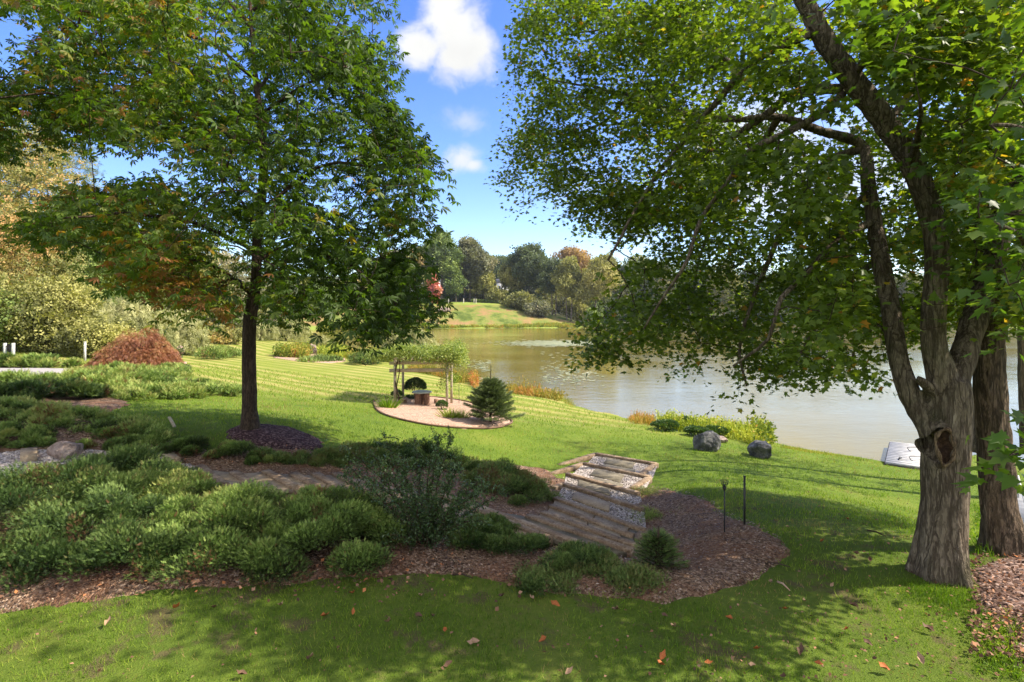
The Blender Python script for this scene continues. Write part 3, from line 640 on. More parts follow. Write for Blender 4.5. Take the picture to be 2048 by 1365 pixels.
# ================================================================== junipers
FR = [t_frond(6, .34, .085, .5)]
def juniper(pts, h, n, size, mat, label, group, sh=.6, lift=.0, tshift=0., stems=40, name='juniper_shrub', lump=2.2, dirn=(.3, -.5)):
    raw = np.array(pts, float); new = raw.copy(); wd = P(raw[:, 0], raw[:, 1])
    for i_, (qx, qy) in enumerate(raw):      # the polygon outlines the shrub in the picture: move its upper edge down to the ground it stands on
        ys_ = [y1 + (y2 - y1) * (qx - x1) / (x2 - x1) for (x1, y1), (x2, y2) in zip(raw, np.roll(raw, -1, 0)) if x1 != x2 and min(x1, x2) - 1e-6 <= qx <= max(x1, x2) + 1e-6]
        lo_, hi_ = min(ys_), max(ys_)
        if hi_ - lo_ > 4 and qy < (lo_ + hi_) / 2: new[i_, 1] = min(qy + sh * h * F / wd[i_, 1], hi_ - min(8, (hi_ - lo_) * .3))
        elif hi_ - lo_ > 4 and h > .5: new[i_, 1] = qy + .22 * h * F / wd[i_, 1]
        elif hi_ - lo_ <= 4: new[i_, 1] = qy + .35 * h * F / wd[i_, 1]
    pg = poly([tuple(q) for q in new]); a = np.array(pg); c0 = a.mean(0); root = thing(name, (c0[0], c0[1], float(G(c0[0], c0[1]))), label, 'shrub', group)
    n = int(n * (5.6 if size < .14 else 4.2)); size = size * (.50 if size < .14 else .60)
    C_ = []; tries = 0; area = abs(np.sum(a[:, 0] * np.roll(a[:, 1], 1) - a[:, 1] * np.roll(a[:, 0], 1))) / 2
    nl = int(max(26, area * 16 / (lump / 2.2) ** 2)); x = rng.uniform(a[:, 0].min(), a[:, 0].max(), nl * 8); y = rng.uniform(a[:, 1].min(), a[:, 1].max(), nl * 8); sd = sdist(pg, x, y); ok = sd > -.05
    x, y, sd = x[ok][:nl], y[ok][:nl], sd[ok][:nl]
    lz = G(x, y) + h * (1 - np.exp(-np.clip(sd + .12, .02, 9) * 2.6)) * rng.uniform(.35, 1.12, len(x)); lr = (.20 + .16 * rng.random(len(x))) * (lump / 2.2) * np.clip(h * 1.7, .6, 1.1)
    dr = np.array([dirn[0], dirn[1]]); ang = rng.normal(0, 1.1, len(x)) + math.atan2(dr[1], dr[0])
    ld = np.stack([np.cos(ang), np.sin(ang), rng.uniform(.1, .7, len(x))], 1); ld = nrm(ld)
    k = rng.integers(0, len(x), n); u = rdir(n, .55); r = rng.random(n) ** .45
    off = u * (lr[k] * r)[:, None]; al = np.sum(off * ld[k], 1, keepdims=True); off = off + ld[k] * al * .35; off[:, 2] = np.abs(off[:, 2]) * .9 - .04
    c = np.stack([x, y, lz], 1)[k] + off
    d = nrm(u * .9 + ld[k] * .35 + np.array([0, 0, .45]) + rng.normal(0, .45, (n, 3))); up = nrm(u + np.array([0, 0, 1.]) + rng.normal(0, .4, (n, 3)))
    lt = rng.normal(0, .13, len(x)); t = np.clip(.0 + .58 * r + .30 * (u[:, 2] - .4) + lt[k] + rng.normal(0, .10, n) + .2 * sn(c[:, 0], c[:, 1], .9, 77, 3) + tshift, 0, .95); t[rng.random(n) < .012] = 1; t[(sn(c[:, 0], c[:, 1], 2.6, 61, 3) > .62) & (r < .95) & (rng.random(n) < .55)] = 1  # inner and lower fronds toned darker, painting shade into each clump
    V_, FF, tt = scatter(c, frames(d, up), size * rng.uniform(.65, 1.25, n), *FR[0], t=t)
    part('foliage', V_, FF, mat, root, t=tt)
    st = []
    for i in range(min(stems, len(x))):
        p1 = np.array([x[i], y[i], lz[i]]); b = c0; p0 = np.array([b[0], b[1], float(G(b[0], b[1]))]); pm_ = (p0 + p1) / 2 + [0, 0, -.05]
        st.append(tube(spline([p0, pm_, p1], [.014, .01, .004], .2)[0], np.linspace(.013, .004, len(spline([p0, pm_, p1], [.014, .01, .004], .2)[0])), 4))
    V_, FF = merge(st); part('stems', V_, FF, TWIG, root)
    return root
JG = 'spreading junipers around the steps'
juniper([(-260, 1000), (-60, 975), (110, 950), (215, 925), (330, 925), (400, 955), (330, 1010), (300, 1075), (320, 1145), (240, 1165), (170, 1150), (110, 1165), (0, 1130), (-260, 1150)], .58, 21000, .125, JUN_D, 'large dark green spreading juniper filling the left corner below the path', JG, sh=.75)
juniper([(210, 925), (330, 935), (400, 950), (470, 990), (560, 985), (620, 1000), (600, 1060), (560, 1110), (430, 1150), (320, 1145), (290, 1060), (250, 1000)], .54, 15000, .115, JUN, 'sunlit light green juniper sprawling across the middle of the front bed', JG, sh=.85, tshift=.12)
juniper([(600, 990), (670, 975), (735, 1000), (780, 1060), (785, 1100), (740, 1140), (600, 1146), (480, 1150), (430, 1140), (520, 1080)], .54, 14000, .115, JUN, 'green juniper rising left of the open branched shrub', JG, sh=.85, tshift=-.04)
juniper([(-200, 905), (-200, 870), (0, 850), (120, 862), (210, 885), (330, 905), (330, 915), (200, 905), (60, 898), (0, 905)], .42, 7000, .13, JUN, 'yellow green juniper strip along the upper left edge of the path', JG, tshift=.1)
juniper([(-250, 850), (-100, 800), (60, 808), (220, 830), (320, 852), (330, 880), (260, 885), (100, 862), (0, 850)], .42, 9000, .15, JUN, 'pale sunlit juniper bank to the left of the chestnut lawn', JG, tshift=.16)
juniper([(215, 870), (300, 858), (430, 878), (460, 885), (520, 905), (560, 925), (440, 925), (380, 920), (300, 908)], .40, 7000, .12, JUN, 'bushy green juniper between the path and the chestnut mulch ring', JG, tshift=.04)
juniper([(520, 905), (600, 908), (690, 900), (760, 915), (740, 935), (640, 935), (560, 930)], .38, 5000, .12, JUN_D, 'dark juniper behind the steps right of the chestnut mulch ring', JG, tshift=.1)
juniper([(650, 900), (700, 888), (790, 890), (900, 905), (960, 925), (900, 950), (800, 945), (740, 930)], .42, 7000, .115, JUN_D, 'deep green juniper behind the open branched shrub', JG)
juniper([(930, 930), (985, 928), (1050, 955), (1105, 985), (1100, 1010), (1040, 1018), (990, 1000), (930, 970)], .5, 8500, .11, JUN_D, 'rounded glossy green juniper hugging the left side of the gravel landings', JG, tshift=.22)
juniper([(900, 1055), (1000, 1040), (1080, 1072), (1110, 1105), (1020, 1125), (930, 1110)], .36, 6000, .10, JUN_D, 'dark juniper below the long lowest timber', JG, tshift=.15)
juniper([(1105, 1105), (1160, 1095), (1215, 1110), (1215, 1150), (1150, 1162), (1100, 1140)], .34, 4500, .095, JUN_D, 'compact dark juniper mound beside the end of the steps', JG, tshift=.12)
juniper([(1040, 1150), (1090, 1135), (1140, 1155), (1120, 1185), (1050, 1175)], .16, 1700, .09, JUN_D, 'low thin juniper seedling on the front edge of the mulch', JG, tshift=.3, stems=12)
juniper([(1220, 1150), (1280, 1140), (1320, 1165), (1300, 1190), (1230, 1185)], .17, 1800, .09, JUN_D, 'flat feathery juniper under the small yew', JG, tshift=.3, stems=12)
juniper([(1250, 1030), (1290, 1020), (1330, 1035), (1310, 1050), (1265, 1050)], .10, 900, .08, JUN, 'low green patch between the gravel landing and the bare mulch', JG, tshift=.1, stems=8)
juniper([(1255, 985), (1290, 978), (1320, 990), (1300, 1000), (1265, 998)], .09, 800, .08, JUN, 'small yellowing ground plant at the corner of the third landing', JG, tshift=.3, stems=8)
JF = 'low junipers and ground cover by the driveway'
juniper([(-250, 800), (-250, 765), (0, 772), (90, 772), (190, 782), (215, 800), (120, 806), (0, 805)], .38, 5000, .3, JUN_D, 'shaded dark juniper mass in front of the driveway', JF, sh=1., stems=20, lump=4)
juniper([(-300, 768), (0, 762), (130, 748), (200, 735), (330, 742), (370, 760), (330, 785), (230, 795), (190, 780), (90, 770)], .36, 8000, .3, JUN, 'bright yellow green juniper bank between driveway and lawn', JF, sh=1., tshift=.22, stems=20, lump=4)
juniper([(330, 778), (370, 762), (430, 772), (482, 785), (478, 795), (400, 797), (240, 797), (250, 790)], .3, 4500, .24, JUN, 'fine leaved ground cover tapering along the lawn edge toward the chestnut trunk', JF, tshift=.15, stems=10, lump=3)
juniper([(-300, 735), (-100, 728), (0, 724), (120, 725), (180, 732), (150, 737), (0, 737)], .38, 4500, .32, JUN, 'clipped green ground cover behind the driveway under the fence', JF, tshift=.15, stems=10, lump=4)
juniper([(320, 742), (345, 733), (372, 745), (360, 756), (330, 752)], .5, 1200, .25, JUN, 'leafy green clump below the pink roses', JF, tshift=.15, stems=8, lump=3)
juniper([(390, 716), (420, 706), (470, 704), (478, 714), (430, 718)], .6, 1400, .4, JUN, 'rounded green ground cover at the far left end of the striped lawn', JF, tshift=.1, stems=8, lump=5)
juniper([(704, 722), (720, 716), (755, 716), (764, 722), (750, 727), (712, 727)], .9, 2200, .4, JUN_D, 'flat topped dark juniper on the lawn behind the pergola', 'low shrubs on the far lawn', tshift=.15, stems=8, lump=4)
# ================================================================== trees
def pip(pt, pg):
    return sdist(pg, pt[:, 0], pt[:, 1]) > 0
def grow(limbs, centres, r_twig=.006, sag=.05, k=5, rmax=.09):
    """join leaf-cluster centres to the limbs by the nearest already joined point; tubes thicken with what they carry"""
    N0 = np.concatenate([l for l in limbs]); n0 = len(N0)
    d0 = np.linalg.norm(centres[:, None] - N0[None], axis=2).min(1) if len(centres) * n0 < 6e6 else np.array([np.linalg.norm(N0 - c, axis=1).min() for c in centres])
    order = np.argsort(d0); pos = np.concatenate([N0, np.zeros_like(centres)]); m = n0; par = {}; gd = np.zeros(n0 + len(centres))
    for i in order:
        c = centres[i]; dist = np.linalg.norm(pos[:m] - c, axis=1); j = int(np.argmin(dist + gd[:m] * .18))
        pos[m] = c; par[m] = j; gd[m] = gd[j] + dist[j]; m += 1
    cnt = np.ones(m)
    for q in range(m - 1, n0 - 1, -1): cnt[par[q]] += cnt[q]
    rad = np.minimum(r_twig * np.sqrt(cnt) * .8, rmax)
    out_ = []
    for q in range(n0, m):
        a, b = pos[par[q]], pos[q]; L_ = np.linalg.norm(b - a); ra = rad[q] if par[q] < n0 else min(rad[par[q]], rad[q] * 1.6); rb = rad[q] * .75
        n = 4 if L_ > .3 else 3; t = np.linspace(0, 1, n)[:, None]; p = a + (b - a) * t + np.array([0, 0, 1.]) * np.sin(t * math.pi) * L_ * sag + rng.normal(0, .03, (n, 3)) * L_ * np.sin(t * math.pi)
        out_.append(tube(p, ra + (rb - ra) * t[:, 0], k, cap=False))
    return merge(out_), pos[:m], rad, par, n0
def fuse(tubes, voxel, mat, root, name='trunk', disp=.012, hole=None, ridge=9.):
    V_, FF = merge(tubes); o = part(name, V_, FF, mat, root)
    md = o.modifiers.new('r', 'REMESH'); md.mode = 'VOXEL'; md.voxel_size = voxel; md.use_smooth_shade = True
    ms = o.modifiers.new('s', 'SMOOTH'); ms.factor = .5; ms.iterations = 6
    dg = bpy.context.evaluated_depsgraph_get(); me = bpy.data.meshes.new_from_object(o.evaluated_get(dg)); o.modifiers.clear(); old = o.data; o.data = me; bpy.data.meshes.remove(old)
    n = len(me.vertices); co = np.empty(n * 3, np.float32); me.vertices.foreach_get('co', co); co = co.reshape(-1, 3); no = np.empty(n * 3, np.float32); me.vertices.foreach_get('normal', no); no = no.reshape(-1, 3)
    off = np.array(root.location)
    w = co + off
    th = np.array([mnoise.noise((p[0] * ridge, p[1] * ridge, p[2] * ridge * .2)) + .5 * mnoise.noise((p[0] * ridge * 2.3, p[1] * ridge * 2.3, p[2] * ridge * .5)) for p in co.tolist()])
    co = co + no * (th * disp)[:, None]
    if hole is not None:
        hc, hr = hole; d = w - hc; q = np.sqrt((d[:, 0] / hr[0]) ** 2 + (d[:, 2] / hr[2]) ** 2); front = (d[:, 1] < .25)
        dep = np.where(q < 1, -(1 - q ** 2) * hr[1] * 1.5, 0) + .07 * np.exp(-((q - 1.12) / .2) ** 2)
        co = co + np.where(front, 1, 0)[:, None] * dep[:, None] * np.array([0, -1., 0])
    me.vertices.foreach_set('co', co.astype(np.float32).ravel()); me.update()
    if not me.materials: me.materials.append(mat)
    return o
def limb(ptd, rad, step=.1, wob=.0):
    p, r = spline([W3(*q) for q in ptd], rad, step)
    if wob: p = p + np.stack([sn(p[:, 2] * 1.0, p[:, 0], 2.5, 40 + i, 3) for i in range(3)], 1) * wob
    return p, r
def sample_poly(pg, n, holes=(), gap=0):
    a = np.array(pg, float); o = np.zeros((0, 2))
    while len(o) < n:
        q = np.stack([rng.uniform(a[:, 0].min(), a[:, 0].max(), n * 2), rng.uniform(a[:, 1].min(), a[:, 1].max(), n * 2)], 1); q = q[sdist(pg, q[:, 0], q[:, 1]) > 0]
        for h in holes: q = q[sdist(h, q[:, 0], q[:, 1]) < 0]
        if gap: q = q[sn(q[:, 0], q[:, 1], 1 / 42., gap, 3) > rng.uniform(-.75, -.05, len(q))]
        if gap: q = q[(q[:, 1] > -40) | (rng.random(len(q)) < .10)]
        o = np.concatenate([o, q])
    return o[:n]
def leaf_cloud(c, per, rad, flat, size, tmpl, droop=.35, tb=.45, tv=.16):
    """c: cluster centres; leaves lie in flattened sprays round each of them"""
    n = len(c) * per; k = np.repeat(np.arange(len(c)), per); u = rng.normal(0, .5, (n, 3)); u = u / np.maximum(1, np.linalg.norm(u, axis=1, keepdims=True) / 1.15); u[:, 2] *= flat
    p = c[k] + u * rad; p[:, 2] -= np.linalg.norm(u[:, :2], axis=1) ** 2 * rad * droop
    d = nrm(np.stack([u[:, 0] + rng.normal(0, .5, n), u[:, 1] + rng.normal(0, .5, n), rng.normal(-.25, .35, n)], 1)); nr = nrm(rng.normal(0, .42, (n, 3)) + np.array([0, 0, 1.]))
    ct = rng.normal(0, .08, len(c)); t = np.clip(tb + ct[k] + rng.normal(0, tv, n), 0, 1)
    return p, frames(d, nr), size * rng.uniform(.6, 1.2, n), t
# ---------------------------------------------------------------- the chestnut on the lawn
def chestnut():
    base = P1(500, 862); d = base[1]
    root = thing('chestnut_tree', tuple(base), 'tall chestnut with hand shaped leaves, some brown, standing in a dark mulch ring', 'tree')
    tr = [(500, 866, d), (499, 800, d), (498, 700, d), (500, 640, d), (512, 560, d), (514, 480, d), (524, 400, d), (526, 330, d), (522, 250, d), (514, 180, d), (506, 100, d), (500, 0, d), (496, -120, d), (500, -330, d)]
    rr = [.20, .175, .165, .16, .125, .115, .105, .10, .09, .075, .06, .05, .035, .012]
    p0, r0 = limb(tr, rr); r0 = r0 * .92; r0[:6] *= np.linspace(1.35, 1., 6)
    lim = [(p0, r0)]
    L_ = [([(516, 400, d), (470, 350, d - .6), (430, 310, d - 1), (380, 270, d - 1.2), (330, 225, d - 1.5), (230, 215, d - 2)], .06),
          ([(518, 190, d), (540, 140, d + .3), (556, 80, d + .5), (565, 30, d + .6), (590, -30, d + .8)], .045),
          ([(514, 460, d), (480, 400, d + .8), (440, 360, d + 1.5), (360, 370, d + 2.4), (250, 400, d + 3)], .05),
          ([(506, 590, d), (440, 540, d - .9), (360, 520, d - 1.6), (280, 540, d - 2.3)], .05),
          ([(506, 590, d), (470, 560, d + 1.3), (400, 580, d + 2.5), (340, 600, d + 3.5)], .045),
          ([(508, 570, d), (580, 520, d - .8), (660, 510, d - 1.6), (740, 560, d - 2.2), (790, 610, d - 2.6)], .05),
          ([(512, 520, d), (600, 480, d + 1), (700, 470, d + 2), (800, 500, d + 2.8)], .05),
          ([(520, 420, d), (600, 360, d - 1), (680, 330, d - 1.8), (790, 340, d - 2.2)], .05),
          ([(524, 330, d), (590, 270, d + 1), (670, 220, d + 1.8), (750, 220, d + 2.2)], .045),
          ([(520, 230, d), (610, 170, d - 1), (700, 120, d - 1.6)], .04),
          ([(522, 300, d), (440, 240, d + .6), (300, 190, d + 1.2), (160, 190, d + 1.5), (40, 210, d + 1.6)], .05),
          ([(512, 160, d), (430, 90, d - .6), (300, 50, d - 1), (160, 20, d - 1.4)], .045),
          ([(505, 60, d), (420, -40, d), (300, -120, d)], .04), ([(505, 20, d), (600, -60, d), (700, -130, d)], .04),
          ([(512, 500, d), (400, 450, d - 1.8), (250, 430, d - 3), (120, 440, d - 3.6)], .05),
          ([(520, 380, d), (520, 330, d - 1.6), (520, 300, d - 3.0)], .04), ([(520, 380, d), (530, 350, d + 1.6), (540, 320, d + 3.2)], .04),
          ([(510, 560, d), (510, 530, d - 1.4), (520, 530, d - 3.0)], .035), ([(510, 540, d), (530, 520, d + 1.6), (570, 520, d + 3.2)], .035)]
    for pts, r in L_: lim.append(limb(pts, np.linspace(r, r * .3, len(pts)), .15, .05))
    fuse([tube(p, r, 12) for p, r in lim[:4]], .03, BARK_C, root, disp=.010, ridge=14)
    V_, FF = merge([tube(p, r, 7) for p, r in lim[4:]]); part('limbs', V_, FF, BARK_C, root)
    crown = [(-330, 330), (-330, -420), (300, -520), (700, -420), (840, -150), (792, 0), (762, 60), (772, 130), (790, 200), (832, 285), (876, 330), (852, 372), (815, 400), (848, 440), (818, 480), (838, 540), (878, 596), (852, 640), (800, 640), (725, 672), (690, 650),
             (640, 640), (560, 628), (510, 600), (460, 640), (400, 622), (340, 626), (305, 600), (262, 570), (225, 545), (215, 480), (150, 485), (60, 470), (28, 445), (70, 400), (190, 365), (300, 352), (330, 335), (250, 315), (180, 300), (170, 268), (110, 290), (40, 300), (-60, 310)]
    holes = [[(120, 300), (175, 272), (250, 272), (330, 292), (330, 345), (250, 350), (130, 345)], [(-80, 0), (60, 0), (75, 60), (40, 140), (-80, 150)], [(300, 400), (330, 398), (320, 420)]]
    q = sample_poly(crown, 2000, holes, 5); D = d + rng.normal(0, 1, len(q)) * np.clip(3.0 - np.abs(q[:, 0] - 500) / 260, 1.2, 3.)
    D = np.clip(D, d - 4.4, d + 5); tx = np.interp(q[:, 1], [0, 180, 330, 480, 640], [500, 514, 526, 514, 500]); kl = (np.abs(q[:, 0] - tx) < 34) & (D < d) & (rng.random(len(q)) < .8); q, D = q[~kl], D[~kl]; c = np.stack([(q[:, 0] - CX) / F * D, D, HC - (q[:, 1] - HY) / F * D], 1)
    # re-project so that the outline keeps to the sampled pixel but depth is real
    (V_, FF), pos, rad, par, n0 = grow([p for p, r in lim[1:]] + [p0[len(p0) // 3:]], c, .0055, .06, 5, .045)
    part('branches', V_, FF, BARK_C, root)
    cc = np.concatenate([c, pos[[par[i] for i in range(n0, len(pos))]] * .45 + pos[n0:] * .55])
    per = 11; p, fr, sz, t = leaf_cloud(cc, per, .54, .55, .152, None, .5, .36, .14)
    t = t + np.clip((500 - (p[:, 0] / p[:, 1] * F + CX)) / 400, -.25, .3) * .5
    t = np.clip(t + .62 * np.clip(sn(p[:, 0], p[:, 2] * 1.6, 1.1, 9, 3) - .42, 0, 1) + .42 * rng.random(len(p)) * (np.exp(-((p[:, 0] / p[:, 1] * F + CX - 480) / 150) ** 2 - ((HY - (p[:, 2] - HC) / p[:, 1] * F - 565) / 60) ** 2) + .72 * np.exp(-((p[:, 0] / p[:, 1] * F + CX - 290) / 110) ** 2 - ((HY - (p[:, 2] - HC) / p[:, 1] * F - 500) / 70) ** 2)) + .2 * rng.random(len(p)), 0, 1)
    V_, FF, tt = scatter(p, fr, sz, *t_palm(6 - 1), t=t); part('crown', V_, FF, CHEST, root, t=tt)
chestnut()
# ---------------------------------------------------------------- the great maple on the right
def great_maple():
    d = 7.2; base = P1(1880, 1152)
    root = thing('maple_tree', (base[0], 7.3, base[2]), 'great leaning maple with a deep knot hole, forked stems and drooping limbs', 'tree')
    tr = ([(1880, 1190, d), (1880, 1130, d), (1884, 1070, d), (1888, 1000, d), (1890, 930, d), (1892, 870, d), (1896, 810, d), (1900, 760, d)], [.42, .37, .335, .315, .32, .335, .32, .28])
    mid = ([(1896, 800, d), (1880, 740, d), (1866, 680, d), (1868, 600, d), (1874, 520, d), (1866, 450, d), (1846, 385, d), (1822, 325, d), (1770, 245, d), (1706, 160, d - .1), (1650, 80, d - .2), (1608, 0, d - .3), (1570, -80, d - .5), (1500, -220, d - .6)], [.24, .21, .175, .165, .165, .165, .165, .17, .175, .165, .15, .13, .11, .06])
    right = ([(1900, 790, d), (1925, 720, d + .1), (1945, 650, d + .2), (1965, 590, d + .3), (1980, 540, d + .4), (2010, 450, d + .6), (2050, 350, d + .9), (2090, 240, d + 1.2), (2110, 60, d + 1.3), (2120, -200, d + 1.3)], [.2, .19, .18, .185, .17, .15, .135, .12, .10, .05])
    left = ([(1885, 905, d), (1862, 855, d), (1826, 800, d + .1), (1802, 740, d + .2), (1790, 680, d + .3), (1778, 600, d + .5), (1762, 520, d + .7), (1748, 440, d + .9), (1735, 360, d + 1.0), (1722, 290, d + 1.2), (1640, 262, d + 1.1), (1560, 235, d + .9), (1480, 240, d + .8)], [.25, .205, .17, .15, .145, .145, .14, .13, .12, .095, .085, .07, .05])
    stub = ([(1890, 800, d), (1868, 785, d - .05), (1846, 765, d - .1), (1836, 757, d - .12)], [.12, .09, .075, .05])
    tubes = []
    for i, (pt, r) in enumerate([tr, mid, right, left, stub]):
        p, rr = limb(pt, r, .06); rr = rr * .80
        V_, FF = tube(p, rr, 24)
        if i == 0:   # root flare with buttresses
            a = np.arctan2(V_[:, 1] - 7.2, V_[:, 0] - base[0]); zz = V_[:, 2] - base[2]; f = np.clip(1 - zz / .75, 0, 1) ** 2
            k = 1 + f * (.05 + .18 * np.clip(np.sin(a * 5 + 1.1) + .3 * np.sin(a * 3), -.4, 1)); cx_ = np.interp(V_[:, 2], [base[2], base[2] + 3], [base[0] + .0, base[0] + .1])
            V_[:, 0] = cx_ + (V_[:, 0] - cx_) * k; V_[:, 1] = 7.2 + (V_[:, 1] - 7.2) * k
        tubes.append((V_, FF))
    hc = W3(1884, 893, d - .235); fuse(tubes, .022, BARK, root, disp=.014, hole=(hc, (.095, .17, .22)), ridge=9)
    # rotted wood inside the knot hole and its worn rim
    th = np.linspace(0, 2 * math.pi, 28, endpoint=False); rim = [hc + np.array([math.cos(a) * .112 * (1 - .25 * max(0, -math.sin(a))), -.055 + .02 * math.sin(a * 3), math.sin(a) * .225]) for a in th]; rim.append(rim[0])
    hm = bark_mat('worn_rim', (.07, .045, .025), (.24, .165, .10), (.38, .28, .19), 1.6, 0., .7)
    V_, FF = tube(rim, [.020 + .009 * math.sin(i * 1.3) for i in range(29)], 8, cap=False); part('knot_hole_rim', V_, FF, hm, root, smooth=True)
    R_, A_ = np.meshgrid(np.linspace(0.02, 1, 9), th); X = np.cos(A_) * R_ * .108 * (1 - .25 * np.maximum(0, -np.sin(A_))); Z = np.sin(A_) * R_ * .22; Yd = (1 - R_ ** 2) * .08 + .03 * np.sin(X * 50) * np.cos(Z * 30)
    V_ = np.stack([hc[0] + X, hc[1] - .045 + Yd * 1.0, hc[2] + Z], -1).reshape(-1, 3); id_ = np.arange(28 * 9).reshape(28, 9); i2 = np.roll(id_, -1, 0)
    wood = wood_mat('rotted_wood', (.006, .004, .003), (.035, .018, .010), (.10, .055, .03)); part('knot_hole', V_, np.stack([id_[:, :-1], id_[:, 1:], i2[:, 1:], i2[:, :-1]], -1).reshape(-1, 4), wood, root, smooth=True)
    lim = [limb(mid[0], mid[1], .2), limb(right[0], right[1], .2), limb(left[0], left[1], .2)]; trunk_nodes = [lim[0][0][18:], lim[1][0][16:], lim[2][0][20:]]
    L_ = [([(1690, 190, d), (1640, 230, d - .4), (1560, 270, d - .6), (1500, 300, d - .8), (1460, 350, d - 1.), (1400, 430, d - 1.2), (1370, 520, d - 1.2), (1330, 600, d - 1.2), (1290, 660, d - 1.2)], .042),
          ([(1690, 180, d), (1600, 185, d + .4), (1520, 240, d + .6), (1440, 290, d + .8), (1340, 340, d + 1.2), (1240, 400, d + 1.8), (1150, 400, d + 2.4)], .06),
          ([(1620, 70, d - .2), (1570, 90, d), (1500, 130, d + .2), (1430, 210, d + .3), (1380, 270, d + .3), (1330, 330, d + .2), (1270, 420, d), (1220, 520, d - .2)], .06),
          ([(1500, 130, d + .2), (1460, 125, d + .4), (1400, 70, d + .7), (1300, 30, d + 1.2), (1200, 60, d + 1.8), (1100, 75, d + 2.4)], .045),
          ([(1460, 125, d + .4), (1380, 150, d + 1), (1280, 190, d + 1.6), (1180, 170, d + 2.2), (1090, 160, d + 2.8), (1040, 120, d + 3)], .04),
          ([(1600, 0, d), (1500, -60, d + .6), (1380, -60, d + 1.4), (1250, -40, d + 2), (1130, 0, d + 2.6)], .06),
          ([(1480, 240, d + .8), (1380, 230, d + 1.4), (1260, 200, d + 2.2), (1210, 240, d + 2.6), (1120, 290, d + 3), (1050, 330, d + 3.2)], .05),
          ([(1722, 300, d + 1.2), (1650, 330, d + 1.5), (1580, 420, d + 1.6), (1540, 520, d + 1.6), (1500, 610, d + 1.5), (1480, 700, d + 1.4), (1490, 770, d + 1.3)], .05),
          ([(1748, 440, d + .9), (1680, 480, d + .4), (1620, 540, d), (1560, 600, d - .3), (1540, 680, d - .5), (1470, 730, d - .6)], .045),
          ([(1762, 520, d + .7), (1700, 560, d + 1.3), (1660, 620, d + 1.8), (1620, 680, d + 2), (1590, 740, d + 2.1)], .04),
          ([(1740, 380, d + 1), (1700, 420, d + 2), (1650, 500, d + 3), (1600, 560, d + 3.6)], .045),
          ([(1560, 235, d + .9), (1500, 330, d + 1.8), (1440, 420, d + 2.4), (1400, 520, d + 2.8), (1380, 620, d + 3)], .045),
          ([(1770, 245, d), (1830, 180, d + 1), (1880, 110, d + 2), (1900, 20, d + 2.6)], .05), ([(1820, 325, d), (1840, 260, d - 1), (1840, 200, d - 1.8)], .045),
          ([(1706, 160, d), (1760, 80, d - .8), (1800, 0, d - 1.2)], .05), ([(1980, 540, d + .4), (1960, 470, d + 1.4), (1930, 420, d + 2.4)], .04), ([(2010, 450, d + .6), (2060, 420, d - .6), (2100, 400, d - 1.4)], .045),
          ([(1790, 680, d + .3), (1760, 650, d + .8), (1720, 690, d + 1.2), (1700, 740, d + 1.4)], .03)]
    L_ = [([(a, b, c_ + max(0, 1560 - a) / 560 * (5.0 if b < 480 else 3.5)) for a, b, c_ in pts], r) for pts, r in L_]
    for pts, r in L_: lim.append(limb(pts, np.linspace(r, r * .28, len(pts)) * 1.15, .14, .04))
    V_, FF = merge([tube(p, r, 8) for p, r in lim[3:]]); part('limbs', V_, FF, BARK, root, smooth=True)
    crown = [(1030, -20), (1045, 40), (1030, 110), (1040, 150), (1010, 200), (1000, 250), (1020, 300), (1000, 360), (1040, 425), (1100, 385), (1140, 420), (1165, 470), (1200, 440), (1230, 500), (1215, 580), (1180, 615), (1165, 680), (1200, 725), (1255, 690), (1290, 660), (1305, 705), (1350, 680), (1375, 765),
             (1420, 770), (1455, 735), (1470, 800), (1505, 795), (1520, 740), (1545, 775), (1570, 790), (1590, 730), (1640, 735), (1655, 775), (1690, 745), (1720, 735), (1740, 765), (1765, 740), (1800, 700), (1860, 640), (1950, 660), (2060, 640), (2300, 560), (2350, 0), (2200, -420), (1500, -480), (1150, -300)]
    holes = [[(1515, 355), (1560, 345), (1580, 400), (1530, 420), (1505, 395)], [(1400, 0), (1450, 0), (1470, 60), (1420, 60)], [(1590, 225), (1625, 220), (1618, 250), (1588, 250)], [(1225, 485), (1250, 520), (1235, 560), (1228, 610), (1205, 600), (1222, 540)],
             [(1300, 560), (1345, 550), (1350, 600), (1310, 620)], [(1420, 600), (1470, 590), (1480, 640), (1430, 640)], [(1560, 640), (1600, 625), (1610, 680), (1570, 690)], [(1345, 660), (1375, 640), (1390, 720), (1370, 740)], [(1420, 700), (1450, 690), (1450, 730), (1425, 735)]]
    q = sample_poly(crown, 2300, holes, 7); u = q[:, 0]
    e = np.clip((1560 - u) / 560, 0, 1); D = rng.uniform(5.4, 12.5, len(q)) * (1 - e) + e * rng.uniform(12.2, 16.6, len(q))
    D = np.where((u < 1620) & (q[:, 1] > 480), rng.uniform(8.6, 13.2, len(q)), D)
    # keep the view of the big stems mostly free: leaves right in front of them are thinned
    stem = np.zeros(len(q), bool)
    for pt, r in (mid, right, tr, left):
        s = np.array([(a[0], a[1]) for a in pt], float)
        for a, b in zip(s[:-1], s[1:]):
            ab = b - a; tt = np.clip(((q - a) @ ab) / (ab @ ab), 0, 1); stem |= (np.linalg.norm(q - a - tt[:, None] * ab, axis=1) < 50)
    kill = stem & (D < 7.7) & (rng.random(len(q)) < .85); zc = -(q[:, 1] - HY) / F * D; kill |= (D > 7.6) & (D < 10.6) & (zc > 2.2) & (u > 1450) & (rng.random(len(q)) < .85); q, D = q[~kill], D[~kill]
    c = np.stack([(q[:, 0] - CX) / F * D, D, HC - (q[:, 1] - HY) / F * D], 1)
    (V_, FF), pos, rad, par, n0 = grow([p for p, r in lim[3:]] + trunk_nodes, c, .0038, .05, 4, .05)
    part('branches', V_, FF, TWIG, root)
